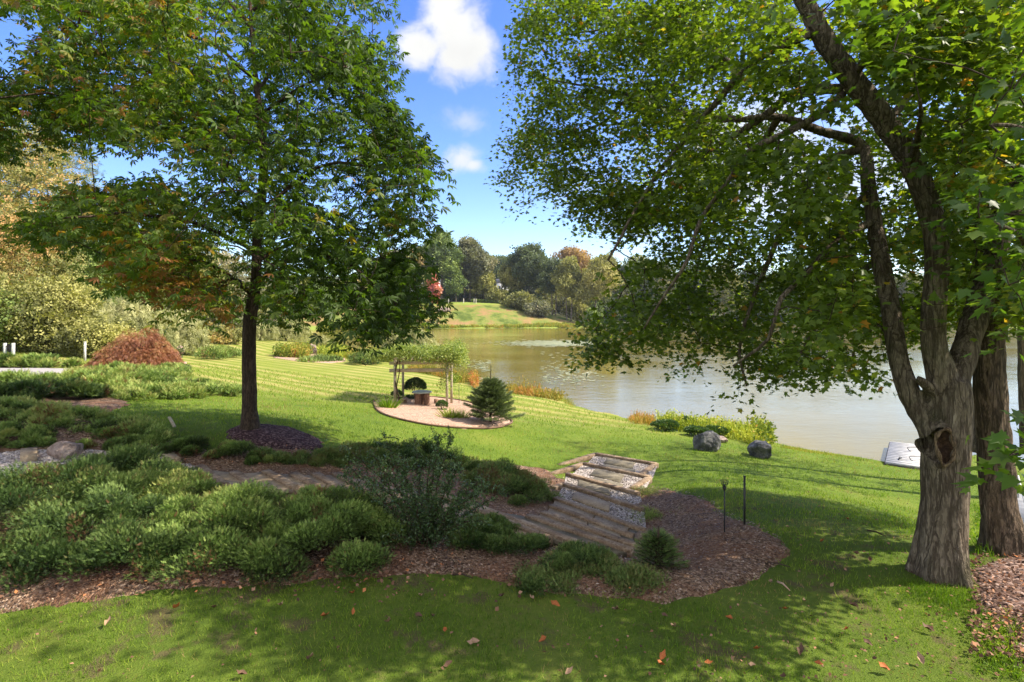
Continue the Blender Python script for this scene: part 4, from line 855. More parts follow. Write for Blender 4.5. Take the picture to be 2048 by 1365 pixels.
    cc = np.concatenate([c, pos[[par[i] for i in range(n0, len(pos))]] * .5 + pos[n0:] * .5])
    p, fr, sz, t = leaf_cloud(cc, 34, .45, .42, .101, None, .5, .42, .17)
    px_ = p[:, 0] / p[:, 1] * F + CX; py_ = HY - (p[:, 2] - HC) / p[:, 1] * F
    ok = (py_ > -700); p, fr, sz, t, px_ = p[ok], fr[ok], sz[ok], t[ok], px_[ok]
    t = np.clip(t + np.clip((px_ - 1500) / 500, 0, 1) * .14 + .5 * np.clip(sn(p[:, 0], p[:, 2], 1.3, 19, 3) - .5, 0, 1), 0, .97); t[rng.random(len(t)) < .006] = 1
    keep = np.ones(len(p), bool); px_ = p[:, 0] / p[:, 1] * F + CX; py_ = HY - (p[:, 2] - HC) / p[:, 1] * F; qq = np.stack([px_, py_], 1)
    for pt, r in (mid, right, tr, left):     # no foliage grows straight in front of the heavy stems
        s = np.array([(a[0], a[1]) for a in pt], float)
        for a, b, ra in zip(s[:-1], s[1:], r): ab = b - a; tq = np.clip(((qq - a) @ ab) / (ab @ ab), 0, 1); keep &= ~((np.linalg.norm(qq - a - tq[:, None] * ab, axis=1) < ra * 150 + 14) & (p[:, 1] < 7.9) & (rng.random(len(p)) < .86))
    p, fr, sz, t = p[keep], fr[keep], sz[keep], t[keep]
    V_, FF, tt = scatter(p, fr, sz, *t_maple(), t=t); part('crown', V_, FF, MAPLE, root, t=tt)
great_maple()
def side_trunk(pts, rad, name, label, flare=1.25, voxel=.03, disp=.02, mat=BARK_P, branches=None, crown=None, nc=0):
    p, r = limb(pts, rad, .08); r = r * .78; root = thing(name, tuple(P1(pts[0][0], pts[0][1] - 8) if False else np.array([p[0][0], p[0][1], float(G(p[0][0], p[0][1]))])), label, 'tree', 'rough barked trees behind the great maple')
    r = r * (1 + (flare - 1) * np.clip(1 - np.linspace(0, 1, len(r)) * 12, 0, 1)); V_, FF = tube(p, r, 20)
    fuse([(V_, FF)], voxel, mat, root, disp=disp, ridge=11)
    if crown:
        q = sample_poly(crown, nc); dd = pts[0][2]; D = rng.uniform(dd - 2.2, dd + 3.5, len(q)); c = np.stack([(q[:, 0] - CX) / F * D, D, HC - (q[:, 1] - HY) / F * D], 1)
        (V_, FF), pos, _, par, n0 = grow([p[len(p) // 3:]], c, .005, .06, 4, .06); part('branches', V_, FF, TWIG, root)
        p2, fr, sz, t = leaf_cloud(c, 34, .5, .4, .11, None, .5, .5, .18); V_, FF, tt = scatter(p2, fr, sz, *t_maple(), t=t); part('crown', V_, FF, MAPLE_B, root, t=tt)
side_trunk([(2022, 1135, 8.1), (2010, 1080, 8.1), (1996, 1000, 8.1), (1990, 900, 8.1), (1980, 800, 8.1), (1978, 700, 8.1), (1985, 600, 8.1), (1975, 480, 8.1), (1965, 380, 8.1), (1958, 300, 8.1), (1952, 200, 8.1), (1942, 80, 8.1), (1935, -60, 8.1), (1940, -250, 8.1)],
           [.40, .31, .27, .26, .245, .235, .21, .19, .18, .175, .165, .14, .11, .05], 'rough_barked_tree', 'straight rough barked trunk standing just behind the great maple', 1.4, .028, .024,
           crown=[(1780, 0), (1760, 120), (1790, 260), (1840, 420), (1920, 560), (2080, 640), (2260, 560), (2300, -100), (2000, -500), (1800, -300)], nc=330)
side_trunk([(1962, 905, 17.5), (1962, 800, 17.5), (1960, 700, 17.5), (1958, 600, 17.5), (1950, 450, 17.5), (1945, 300, 17.5), (1940, 100, 17.5)], [.30, .22, .2, .19, .17, .13, .08], 'rough_barked_tree', 'slim trunk between the great maple and the rough barked trunk, at the water edge', 1.3, .04, .012,
           crown=[(1830, 560), (1840, 300), (1880, 60), (1960, -60), (2060, 60), (2080, 400), (2040, 600), (1950, 640)], nc=130)
side_trunk([(2062, 905, 15.5), (2050, 800, 15.5), (2046, 700, 15.5), (2044, 600, 15.5), (2036, 400, 15.5), (2010, 120, 15.5), (2000, -60, 15.5)], [.24, .18, .16, .15, .13, .12, .08], 'rough_barked_tree', 'slender trunk at the right edge of the view near the shore', 1.3, .04, .012,
           crown=[(1960, 560), (1940, 300), (1960, 60), (2060, -60), (2200, 100), (2200, 560), (2100, 640)], nc=120)
# a maple whose trunk stands outside the frame and whose lowest boughs reach in at the upper right, close by
def near_maple():
    base = np.array([6.4, 3.6, float(G(6.4, 3.6))])
    root = thing('maple_tree', tuple(base), 'close bough of broad green maple leaves reaching in at the upper right corner', 'tree')
    p, r = spline([base + [0, 0, -.2], base + [.1, 0, 1.5], base + [0, .1, 3.5], base + [.2, 0, 6.5], base + [0, .2, 10]], [.3, .22, .19, .13, .03], .12)
    V_, FF = tube(p, r, 16); part('trunk', V_, FF, BARK, root, smooth=True); lim = [(p, r)]
    for pts, rr in [([base + [0, 0, 2.7], W3(2150, 560, 4.2), W3(2040, 470, 4.0), W3(1960, 440, 3.9)], .04), ([base + [0, 0, 3.2], W3(2200, 330, 4.6), W3(2060, 260, 4.4), W3(1980, 250, 4.4)], .04), ([base + [0, 0, 3.9], W3(2150, 60, 4.8), W3(2060, 40, 4.8)], .04),
                    ([base + [0, 0, 2.2], W3(2230, 880, 3.6), W3(2100, 900, 3.4), W3(2020, 910, 3.3)], .02), ([base + [0, 0, 5.], base + [-2.2, -.6, 6.4], base + [-4, -1, 6.9]], .05), ([base + [0, 0, 6.], base + [-2.2, 1., 7.8], base + [-3.5, 1.5, 8.6]], .05), ([base + [0, 0, 5.], base + [.6, -2., 6.4], base + [.5, -4, 7]], .05), ([base + [0, 0, 7.], base + [-1.2, -1.6, 8.4], base + [-2.5, -3, 9]], .05)]:
        q, r2 = spline(pts, np.linspace(rr, rr * .3, len(pts)), .15); lim.append((q, r2))
    V_, FF = merge([tube(a, b, 6) for a, b in lim[1:]]); part('limbs', V_, FF, BARK, root, smooth=True)
    q = sample_poly([(2140, -60), (2010, 40), (2020, 200), (1985, 300), (1960, 370), (1935, 450), (1990, 520), (2020, 620), (2100, 700), (2200, 400)], 62); D = rng.uniform(3.4, 5.2, len(q)); c1 = np.stack([(q[:, 0] - CX) / F * D, D, HC - (q[:, 1] - HY) / F * D], 1)
    q = sample_poly([(2120, 820), (2030, 850), (1985, 905), (2040, 950), (2120, 960)], 7); D = rng.uniform(3.1, 3.6, len(q)); c2 = np.stack([(q[:, 0] - CX) / F * D, D, HC - (q[:, 1] - HY) / F * D], 1)
    u = rdir(155) * rng.random((155, 1)) ** .4; c3 = base + [-1.0, -.2, 7.2] + u * [4.2, 3.4, 2.3]
    c = np.concatenate([c1, c2, c3]); (V_, FF), pos, _, par, n0 = grow([a for a, b in lim], c, .004, .05, 4, .04); part('branches', V_, FF, TWIG, root)
    p, fr, sz, t = leaf_cloud(np.concatenate([c1, c2]), 16, .30, .4, .105, None, .5, .45, .15); p3, f3, s3, t3 = leaf_cloud(c3, 22, .5, .5, .12, None)
    V_, FF, tt = scatter(np.concatenate([p, p3]), np.concatenate([fr, f3]), np.concatenate([sz, s3]), *t_maple(), t=np.concatenate([t, t3])); part('crown', V_, FF, MAPLE_B, root, t=tt)
near_maple()
# ---------------------------------------------------------------- background trees
def far_tree(px, top, wpx, d, pal, label, name='broadleaf_tree', group='trees across the pond', n=2600, leaf=None, base=None, cb=.26, nl=11, lean=0., pal2=None, trunks=1, bl=None):
    x = (px - CX) / F * d; g = float(G(x, d)); g = max(g, -.1)
    ztop = HC - (top - HY) / F * d; H = ztop - g; w = wpx / F * d / 2 * 1.28; leaf = leaf or d * .0030
    root = thing(name, (x, d, g), label, 'tree' if 'bush' not in name and 'shrub' not in name else 'bush', group)
    b = g + H * cb; lobes = []
    for i in range(nl):
        f = (i + .5) / nl; zz = b + (ztop - b) * (.12 + .78 * f); prof = math.sin(math.pi * min(1, .16 + .80 * f)) ** .6
        a = i * 2.4 + random.random(); rr = w * prof * random.uniform(.35, .62); o = w * prof * random.uniform(.3, .62) * (0 if i == nl - 1 else 1)
        lobes.append((x + lean * f * w + math.cos(a) * o, d + math.sin(a) * o * .8, zz, rr, min(rr * random.uniform(.6, .95), (ztop - b) * .3)))
    lobes.append((x + lean * w, d, ztop - w * .3, w * .42, w * .3)); lobes = np.array(lobes)
    k = rng.choice(len(lobes), n, p=lobes[:, 3] ** 2 / np.sum(lobes[:, 3] ** 2)); u = rdir(n, .15); r = .55 + .5 * rng.random(n) ** .6
    p = lobes[k, :3] + u * np.stack([lobes[k, 3], lobes[k, 3], lobes[k, 4]], 1) * r[:, None]
    p += rng.normal(0, 1, p.shape) * w * .05 + (np.stack([sn(p[:, 0], p[:, 2], 3 / w, 3), sn(p[:, 1], p[:, 2], 3 / w, 4), sn(p[:, 0], p[:, 1], 3 / w, 6)], 1) * w * .10)
    p[:, 2] = np.maximum(p[:, 2], g + .1)
    tb = rng.normal(0, .16, len(lobes)); t = np.clip(.42 + tb[k] + rng.normal(0, .15, n) + .22 * (r - .8) + .22 * sn(p[:, 0], p[:, 2], 5 / w, int(px) % 97, 2), 0, 1)
    sz = leaf * rng.uniform(.7, 1.4, n) * 2.2; V_, FF, tt = scatter(p, frames(rdir(n), rdir(n, .4)), sz, *t_clump(5, .17, .42), t=t)
    part('crown', V_, FF, PAL[pal], root, t=tt)
    if trunks:
        tb_ = []
        for j in range(trunks):
            ox = (j - (trunks - 1) / 2) * w * .22; tr_ = max(.10, H * .013) * (.8 if trunks > 1 else 1.); mx_ = x + ox * 1.6 + lean * w * .4
            q, r2 = spline([(x + ox, d, g - .3), (x + ox * 1.2 + lean * w * .1, d, g + H * .18), (mx_, d, b + (ztop - b) * .3), (x + lean * w + ox, d, b + (ztop - b) * .8)], [tr_ * 1.3, tr_, tr_ * .7, tr_ * .2], H * .04); tb_.append(tube(q, r2, 7))
            for a in range(5):
                h0 = .25 + .1 * a; l = lobes[(a * 3 + j) % len(lobes)]; q0 = np.array([mx_, d, b + (ztop - b) * (h0 - .2)]); tb_.append(tube([q0, (q0 + l[:3]) / 2 + [0, 0, w * .05], l[:3]], [tr_ * .5, tr_ * .3, tr_ * .1], 4))
        V_, FF = merge(tb_); part('trunk', V_, FF, BARK_F, root, smooth=True)
    return root
FT = far_tree
TRE = [
 (792, 500, 70, 238, 'grey', 'pale green tree at the left end of the mound, half hidden by the chestnut', {}),
 (832, 492, 64, 236, 'mixed', 'orange tinged tree behind the white house', {}),
 (884, 462, 78, 240, 'green', 'tall bright green tree standing over the mound', dict(n=4200, nl=13)),
 (866, 552, 22, 205, 'red', 'slender pinkish red tree at the foot of the mound by the water', dict(n=800, cb=.4)),
 (912, 545, 34, 236, 'green', 'short light green tree beside the white house', dict(n=1200)),
 (940, 477, 72, 246, 'grey', 'large grey green tree with rusty top right of the bright green tree', dict(n=4200, nl=13, trunks=3, cb=.3)),
 (968, 540, 42, 243, 'olive', 'ochre tree at the right side of the mound top', dict(n=1600)),
 (998, 515, 64, 330, 'dark', 'dark distant tree showing over the gap in the tree line', {}),
 (990, 580, 34, 240, 'olive', 'small grey olive bush tree beside the clipped hedge', dict(n=900, cb=.1)),
 (1022, 530, 44, 250, 'olive', 'brownish tree with a dark stem left of the round topped tree', dict(n=1700, cb=.4)),
 (1058, 489, 78, 250, 'dark', 'big round topped dark green tree in the middle of the far shore', dict(n=4600, nl=14, cb=.3)),
 (1108, 520, 46, 238, 'dark', 'narrow dark tree with a double stem beside the two pale trees', dict(n=1800, trunks=2, cb=.35)),
 (1150, 497, 100, 275, 'orange', 'wide tree with an orange top behind the pale trees', dict(n=3800, nl=13)),
 (1138, 520, 60, 232, 'olive', 'yellow green tree with pale twin stems at the shore', dict(n=3000, trunks=2, cb=.33)),
 (1186, 516, 78, 230, 'yellow', 'pale golden green tree with one leaning stem at the shore', dict(n=3600, cb=.33, lean=.5)),
 (1040, 590, 60, 232, 'olive', 'rounded bush at the bottom of the mound slope', dict(name='shore_bush', n=1500, cb=.02, trunks=0)),
 (1075, 605, 44, 224, 'grey', 'low grey green bush left of the double stemmed tree', dict(name='shore_bush', n=1100, cb=.02, trunks=0)),
 (1185, 618, 30, 222, 'green', 'small bush at the tip of the far bank', dict(name='shore_bush', n=500, cb=.02, trunks=0)),
 (1226, 545, 60, 285, 'grey', 'purplish grey tree at the far end of the pond', {})]
for px, top, w, d, pal, lab, kw in TRE: FT(px, top, w, d, pal, lab, **kw)
for i in range(13):
    px = 1262 + i * 62; FT(px, 522 + (i * 37) % 34, 88, 296 + (i % 3) * 8, ['dark', 'grey', 'dark', 'olive', 'dark', 'green'][i % 6], 'dense tree in the dim row along the far end of the pond', n=2200, cb=.05, group='tree row at the far end of the pond')
for i in range(9):
    px = 750 + i * 66; FT(px, [545, 540, 535, 530, 528, 522, 520, 512, 512][i], 92, 345 + (i % 2) * 12, ['grey', 'mixed', 'dark', 'dark', 'olive', 'dark', 'orange', 'mixed', 'olive'][i], 'tree of the far wooded hill showing between the nearer shore trees', n=1300, cb=.05, group='wooded hill behind the pond')
for i, (px, top, w, d, pal) in enumerate([(470, 585, 110, 150, 'olive'), (560, 575, 110, 190, 'grey'), (640, 575, 90, 215, 'green'), (700, 560, 80, 232, 'mixed'), (750, 555, 80, 236, 'olive'), (610, 560, 110, 260, 'dark'), (380, 560, 150, 140, 'grey')]):
    FT(px, top, w, d, pal, 'tree beyond the left arm of the pond, glimpsed under the chestnut crown', n=1500, cb=.05, group='trees beyond the left arm of the pond')
for i in range(11):
    FT(905 + i * 31, 578 + (i * 5) % 14, 46, 248 + (i % 4) * 5, ['dark', 'olive', 'grey', 'olive', 'green'][i % 5], 'shadowy understory bush among the trunks on the far bank', n=700, cb=.0, trunks=0, name='understory_bush', group='understory bushes on the far bank')
GL = 'woods beyond the driveway'
for px, top, w, d, pal, lab, kw in [
 (40, 255, 300, 58, 'mixed', 'tall yellow green tree touched with orange at the left edge', dict(n=11000, nl=18, cb=.1)),
 (-90, 180, 330, 66, 'olive', 'high olive tree partly outside the left edge', dict(n=8000, nl=16)),
 (30, 425, 230, 46, 'mixed', 'broad tree with orange and yellow sprays above the fence', dict(n=9000, nl=14, cb=.25)),
 (150, 400, 180, 52, 'green', 'green tree under the tall pine', dict(n=7000, nl=14, cb=.1)),
 (235, 430, 170, 60, 'green', 'mid green tree behind the lace leaf red maple', dict(n=6000, nl=14, cb=.05)),
 (330, 450, 170, 68, 'olive', 'olive green tree behind the chestnut crown', dict(n=5500, nl=13, cb=.05)),
 (430, 500, 150, 74, 'grey', 'grey green tree behind the chestnut trunk', dict(n=4500, nl=12, cb=.05)),
 (90, 565, 210, 38, 'olive', 'low yellow green tree hanging over the black gate', dict(n=9000, nl=16, cb=.12, leaf=.15)),
 (-50, 560, 180, 36, 'green', 'leafy olive bush tree left of the black gate', dict(n=4500, nl=12, cb=.1, leaf=.15)),
 (200, 640, 120, 37, 'olive', 'bush behind the white post', dict(name='hedge_bush', n=3500, nl=10, cb=.0, trunks=0, leaf=.13)),
 (440, 655, 90, 66, 'mixed', 'reddish brown bush at the far left end of the lawn', dict(name='hedge_bush', n=1800, nl=8, cb=.0, trunks=0))]:
    FT(px, top, w, d, pal, lab, group=GL, **kw)
# the pine behind them: flat tiers of needles
def pine():
    d = 72.; x = (120 - CX) / F * d; g = float(G(x, d)); top = HC - (215 - HY) / F * d; root = thing('pine_tree', (x, d, g), 'white pine with flat feathery tiers rising behind the left woods', 'tree', GL)
    V_, FF = tube([(x, d, g), (x + .3, d, g + 10), (x, d, top)], [.4, .3, .05], 8); part('trunk', V_, FF, BARK_F, root)
    C_, br = [], []
    for i in range(13):
        z = top - 1 - i * 1.55; 
        for j in range(5):
            a = i * 1.3 + j * 1.256; L_ = 3.0 + i * .35 + random.uniform(-1, 1.4); e = np.array([x + math.cos(a) * L_, d + math.sin(a) * L_, z + .6]); s = np.array([x, d, z]); br.append(tube([s, (s + e) / 2 - [0, 0, .2], e], [.09, .06, .02], 4))
            for q in range(70): f = random.uniform(.3, 1.05); C_.append(s + (e - s) * f + rng.normal(0, 1, 3) * [.5, .5, .16])
    C_ = np.array(C_); n = len(C_); V_, FF = merge(br); part('limbs', V_, FF, BARK_F, root)
    V_, FF, tt = scatter(C_, frames(rdir(n, .3), rdir(n, .6)), .75 * rng.uniform(.6, 1.3, n), *t_frond(5, .5, .05), t=np.clip(rng.normal(.5, .2, n), 0, 1)); part('crown', V_, FF, PAL['pine'], root, t=tt)
pine()
def willow(px, top, wpx, d, label, n=260, pal='willow', name='willow_shrub', group='weeping willow shrubs by the shore', base=None):
    x = (px - CX) / F * d; g = float(max(G(x, d), 0)); H = HC - (top - HY) / F * d - g; w = wpx / F * d / 2; root = thing(name, (x, d, g), label, 'shrub', group)
    st, C_, Fd = [], [], []
    for i in range(n):
        a = random.uniform(0, 6.28); r = w * math.sqrt(random.random()); h = H * random.uniform(.72, 1.) * (1 - .35 * (r / w) ** 2); e = np.array([x + math.cos(a) * r, d + math.sin(a) * r, g + h]); m_ = int(14)
        L_ = h * random.uniform(.45, .95)
        for q in range(m_):
            f = q / m_; C_.append(e + [math.cos(a) * f * .25 * w * .5, math.sin(a) * f * .12 * w, -L_ * f] + rng.normal(0, .02, 3) * w); Fd.append([math.cos(a) * .3, math.sin(a) * .3, -1])
        if i % 8 == 0: st.append(tube([(x, d, g), (x + math.cos(a) * r * .3, d + math.sin(a) * r * .3, g + h * .7), e], [.05, .035, .012], 4))
    C_ = np.array(C_); n = len(C_); dr = nrm(np.array(Fd) + rng.normal(0, .35, (n, 3))); V_, FF, tt = scatter(C_, frames(dr, rdir(n)), H * .13 * rng.uniform(.6, 1.3, n), *t_frond(3, .5, .09), t=np.clip(rng.normal(.5, .2, n) + .15 * sn(C_[:, 0], C_[:, 2], 3 / w, 4), 0, 1)); part('foliage', V_, FF, PAL[pal], root, t=tt)
    V_, FF = merge(st); part('stems', V_, FF, TWIG, root)
willow(255, 590, 150, 46, 'spreading weeping willow with drooping strands behind the red lace leaf maple', 520, name='willow_tree', group=GL)
willow(340, 610, 120, 50, 'drooping pale willow right of the red lace leaf maple', 420, name='willow_tree', group=GL)
willow(520, 640, 70, 78, 'pale willow shrub just right of the chestnut trunk', 260)
willow(572, 636, 90, 84, 'tall feathery willow shrub over the island flower bed', 320)
willow(640, 668, 40, 88, 'small willow shrub at the left shore of the open water', 140)
willow(820, 650, 105, 66, 'wide grey willow shrub behind the vine covered pergola', 420)
# ================================================================== pergola and its garden bed
def turned(c, prof, k=24, jit=0.):
    """surface of revolution about z: prof list of (r,z)"""
    th = np.arange(k) / k * 2 * math.pi; V_ = []
    wob = 1 + jit * (np.sin(th * 3 + c[0]) + .6 * np.sin(th * 7 + c[1]) + .5 * np.sin(th * 11))
    for r, z in prof: V_.append(np.stack([c[0] + np.cos(th) * r * wob, c[1] + np.sin(th) * r * wob, np.full(k, c[2] + z)], 1))
    V_ = np.concatenate(V_ + [np.array([[c[0], c[1], c[2] + prof[-1][1]]])]); n = len(prof); F4 = []
    for i in range(n - 1):
        for j in range(k): F4.append([i * k + j, i * k + (j + 1) % k, (i + 1) * k + (j + 1) % k, (i + 1) * k + j])
    F3 = [[(n - 1) * k + j, (n - 1) * k + (j + 1) % k, n * k] for j in range(k)]
    return V_, [np.array(F4), np.array(F3)]
POST = wood_mat('pale_weathered_post', (.22, .18, .12), (.40, .34, .24), (.56, .50, .38))
def pergola():
    fl, fr, bl, br = P1(790, 809), P1(894, 818), P1(806, 796), P1(903, 809); c = (fl + fr + bl + br) / 4; top = c[2] + 2.12
    root = thing('pergola', (c[0], c[1], c[2]), 'square wooden pergola with four pale posts standing in the oval gravel bed', 'pergola')
    for p in (fl, fr, bl, br):
        V_, Fq = box((p[0], p[1], (p[2] - .05 + top) / 2), (.11, .11, top - p[2] + .05)); part('post', V_, Fq, POST, root)
    def beam(a, b, z, w=.07, h=.16, ext=.25):
        a = np.array([a[0], a[1], z]); b = np.array([b[0], b[1], z]); d = nrm(b - a); V_, Fq, cp_ = bar(a - d * ext, b + d * ext, w, h); part('beam', V_, [Fq, cp_], POST, root)
    beam(fl, fr, top - .30); beam(bl, br, top - .05); beam(fl, bl, top + .1); beam(fr, br, top + .1); beam(fl, fr, top + .02, .05, .14)
    for i in range(7):
        f = i / 6; a = fl + (fr - fl) * f; b = bl + (br - bl) * f; a = np.array([a[0], a[1], top + .2]); b = np.array([b[0], b[1], top + .2]); d = nrm(b - a); V_, Fq, cp_ = bar(a - d * .4, b + d * .4, .05, .1); part('rafter', V_, [Fq, cp_], POST, root)
    # the vine on it
    v = thing('climbing_vine', (fl[0] + .1, fl[1] + .15, fl[2]), 'bushy yellow green vine climbing a post and heaped over the pergola top', 'vine')
    st = []
    for k in range(4):
        a = rng.uniform(0, 6); pts = [(fl[0] + .12 + .12 * math.cos(a + z * 2.2 + k), fl[1] + .12 * math.sin(a + z * 2.2), fl[2] + z) for z in np.linspace(0, 2.4, 14)]; st.append(tube(pts, np.linspace(.035, .015, 14), 5))
    st.append(tube([fl + [.1, 0, 2.3], (fl + fr) / 2 + [0, .4, 2.45], fr + [.2, .3, 2.4]], [.02, .015, .01], 4)); V_, FF = merge(st); part('stem', V_, FF, TWIG, v)
    C_, k_ = [], 0
    w = fr - fl; dp = bl - fl
    for f in np.linspace(-.42, 1.3, 46):
        for g_ in np.linspace(-.2, 1.2, 9):
            h = .16 + .22 * (.5 + .5 * math.sin(f * 9 + g_ * 4)) + (.25 if f > .95 else 0); h *= max(.35, 1 - max(0, -f) * 1.6)
            C_.append(fl + w * (f + random.uniform(-.03, .03)) + dp * (g_ + random.uniform(-.08, .08)) + [0, 0, 2.2 + h * random.uniform(.1, 1.6) - max(0, -f) * .35])
    for i in range(30): C_.append(fr + [random.uniform(-.15, .75), random.uniform(-.3, 1.), random.uniform(1.85, 2.72)])
    for i in range(5): C_.append(fr + [random.uniform(-.15, .1), random.uniform(-.1, .1), random.uniform(1.0, 2.)])
    C_ = np.array(C_); p, frm, sz, t = leaf_cloud(C_, 74, .30, .7, .095, None, .4, .5, .2); V_, FF, tt = scatter(p, frm, sz, *t_kite(.26), t=t); part('foliage', V_, FF, VINE, v, t=tt)
pergola()
TTOP = Mt('slate_top', .5, .4); TTOP = TTOP.set(col=TTOP.ramp(TTOP.noise(6, 4), [(.3, (.17, .2, .18)), (.7, (.33, .36, .33))]))
LOG = bark_mat('stump_bark', (.14, .07, .04), (.40, .23, .15), (.62, .46, .36), 2.2, 0.)
LOGTOP = Mt('cut_wood', .8, .2); LOGTOP = LOGTOP.set(col=LOGTOP.ramp(LOGTOP.noise(8, 4), [(.3, (.3, .17, .11)), (.7, (.5, .34, .24))]))
def stump_table():
    c = P1(842, 813); c = c + [0, .2, .02]; root = thing('stump_table', tuple(c), 'round slate topped table on tree stumps under the pergola', 'table')
    for dx, dy, r in [(-.17, -.12, .14), (.23, .0, .13), (.02, .28, .13)]:
        V_, FF = turned((c[0] + dx, c[1] + dy, c[2] - .04), [(r * 1.15, 0), (r, .15), (r * .96, .5), (r, .6)], 22, .05); part('stump', V_, FF, LOG, root, smooth=True)
    V_, FF = turned((c[0], c[1], c[2] + .56), [(.40, 0), (.44, .015), (.45, .06), (.43, .075)], 26, .03); part('table_top', V_, FF, TTOP, root)
stump_table()
def stool(px, py, r, h, lab):
    c = P1(px, py); root = thing('log_stool', tuple(c), lab, 'stool'); V_, FF = turned((c[0], c[1], c[2] - .03), [(r * 1.05, 0), (r, .1), (r, h)], 18, .04); part('log', V_, FF, LOG, root, smooth=False)
    V_, FF = turned((c[0], c[1], c[2] + h - .028), [(r * .97, 0), (r * .96, .012)], 18, .04); part('cut_top', V_, FF, LOGTOP, root)
stool(807, 808, .15, .24, 'small log stool left of the stump table, by the pergola post'); stool(875, 810, .16, .30, 'short red brown log stool right of the stump table')
def ball_shrub(px, py, w, h, label, mat, n=5000, size=.05, name='clipped_shrub', tmpl=None, group=None, cat='shrub', flat=.0, t0=.4, rough=.04):
    c = P1(px, py); root = thing(name, tuple(c), label, cat, group); u = rdir(n); u[:, 2] = np.abs(u[:, 2]) ** (.8) * np.sign(u[:, 2] + .5); r = .78 + .26 * rng.random(n) ** .5
    r = r * (1 + rough * 3 * sn(u[:, 0] * 2 + u[:, 2], u[:, 1] * 2, 2.4, int(px)))
    p = c + [0, 0, h * .5] + u * [w / 2, w / 2, h / 2] * r[:, None]; p[:, 2] = np.maximum(p[:, 2], c[2] + .01)
    V_, FF, tt = scatter(p, frames(nrm(u + rng.normal(0, .5, (n, 3)) + [0, 0, .3]), rdir(n)), size * rng.uniform(.6, 1.3, n), *(tmpl or t_kite(.3)), t=np.clip(t0 + .25 * (r - .9) * 4 + rng.normal(0, .16, n), 0, 1)); part('foliage', V_, FF, mat, root, t=tt)
    V_, FF = merge([tube([c - [0, 0, .03], c + np.array([math.cos(a) * w * .1, math.sin(a) * w * .1, h * .3]), c + np.array([math.cos(a) * w * .26, math.sin(a) * w * .26, h * .65])], [.018, .014, .006], 5) for a in (0, 2, 4)]); part('stems', V_, FF, TWIG, root)
    return root
BOX = leaf_mat('boxwood_leaf', [(0, (.012, .03, .01)), (.6, (.03, .062, .016)), (1, (.07, .11, .03))], .1)
ball_shrub(831, 800, 1.05, 1.08, 'dark clipped boxwood ball beneath the pergola behind the stump table', BOX, 9000, .05, rough=.015)
ball_shrub(794, 800, .5, .45, 'small green shrub at the left front pergola post', SHRUB, 1600, .06)
ball_shrub(884, 822, .46, .42, 'small bushy shrub at the right front pergola post', SHRUB, 1600, .06)
def tufts(pts, h, n, mat, label, name='grass_clump', group=None, cat='ornamental grass', w=.06, t0=.5, lean=.5, leafy=0, tp=None, area=False, up=1.):
    """stalky patch of plants: blades fanning from points inside the polygon"""
    pg = poly(pts) if len(pts) > 2 else None
    if pg is None: c0 = P1(*pts[0]); r0 = .12; xs = c0[0] + rng.normal(0, r0, n); ys = c0[1] + rng.normal(0, r0, n); ctr = c0; den = 1.
    else:
        a = np.array(pg); q = sample_poly(pg, n); xs, ys = q[:, 0], q[:, 1]; m0 = a.mean(0); ctr = np.array([m0[0], m0[1], float(G(m0[0], m0[1]))]); den = np.clip(sdist(pg, xs, ys) * 1.6 + .45, .3, 1)
    root = thing(name, tuple(ctr), label, cat, group); p = np.stack([xs, ys, G(xs, ys)], 1)
    if pg is None: d = nrm(np.stack([(xs - ctr[0]) * 5, (ys - ctr[1]) * 5, np.ones(n) * 1.1], 1) + rng.normal(0, .12, (n, 3)))
    else: d = nrm(rng.normal(0, lean * .6, (n, 3)) + [0, 0, up])
    s = h * rng.uniform(.5, 1.2, n) * den * (1 + .3 * sn(xs, ys, 1.7, int(pts[0][0]), 3)); t = np.clip(t0 + rng.normal(0, .16, n) + .28 * sn(xs, ys, 1.1, int(pts[0][1]), 3), 0, 1)
    V_, FF, tt = scatter(p, frames(d, rdir(n)), s, *(tp or t_tri(w)), t=t); part('leaves', V_, FF, mat, root, t=tt)
    if leafy:
        k = rng.integers(0, n, leafy); f = rng.uniform(.3, 1.05, leafy); q = p[k] + d[k] * (s[k] * f)[:, None] + rng.normal(0, .03, (leafy, 3)) * h; V_, FF, tt = scatter(q, frames(rdir(leafy, .3), rdir(leafy, .6)), h * .17 * rng.uniform(.6, 1.4, leafy), *t_kite(.28), t=np.clip(t[k] + rng.normal(0, .12, leafy), 0, 1)); part('flower_heads', V_, FF, mat, root, t=tt)
    return root
HERB = leaf_mat('shore_weed', [(0, (.06, .10, .015)), (.35, (.16, .21, .03)), (.6, (.32, .33, .055)), (.78, (.42, .30, .07)), (1, (.42, .16, .06))], .3, (1.5, 1.5, .6), .7, .15)
HERB_Y = leaf_mat('shore_yellow_weed', [(0, (.06, .11, .018)), (.3, (.17, .23, .03)), (.6, (.36, .40, .05)), (.9, (.48, .46, .08)), (1, (.45, .22, .08))], .3, (1.5, 1.5, .6), .7, .15)
GB = 'small plants in the gravel bed'
tufts([(775, 818)], .55, 260, GRASS, 'spiky green grass clump at the left end of the gravel bed', group=GB, w=.03)
tufts([(902, 838)], .5, 260, GRASS, 'light green grass clump in front of the right pergola post', group=GB, w=.03, t0=.7)
tufts([(921, 838)], .42, 240, GRASS, 'yellowing grass clump between the pergola and the spruce', group=GB, w=.03, t0=.85)
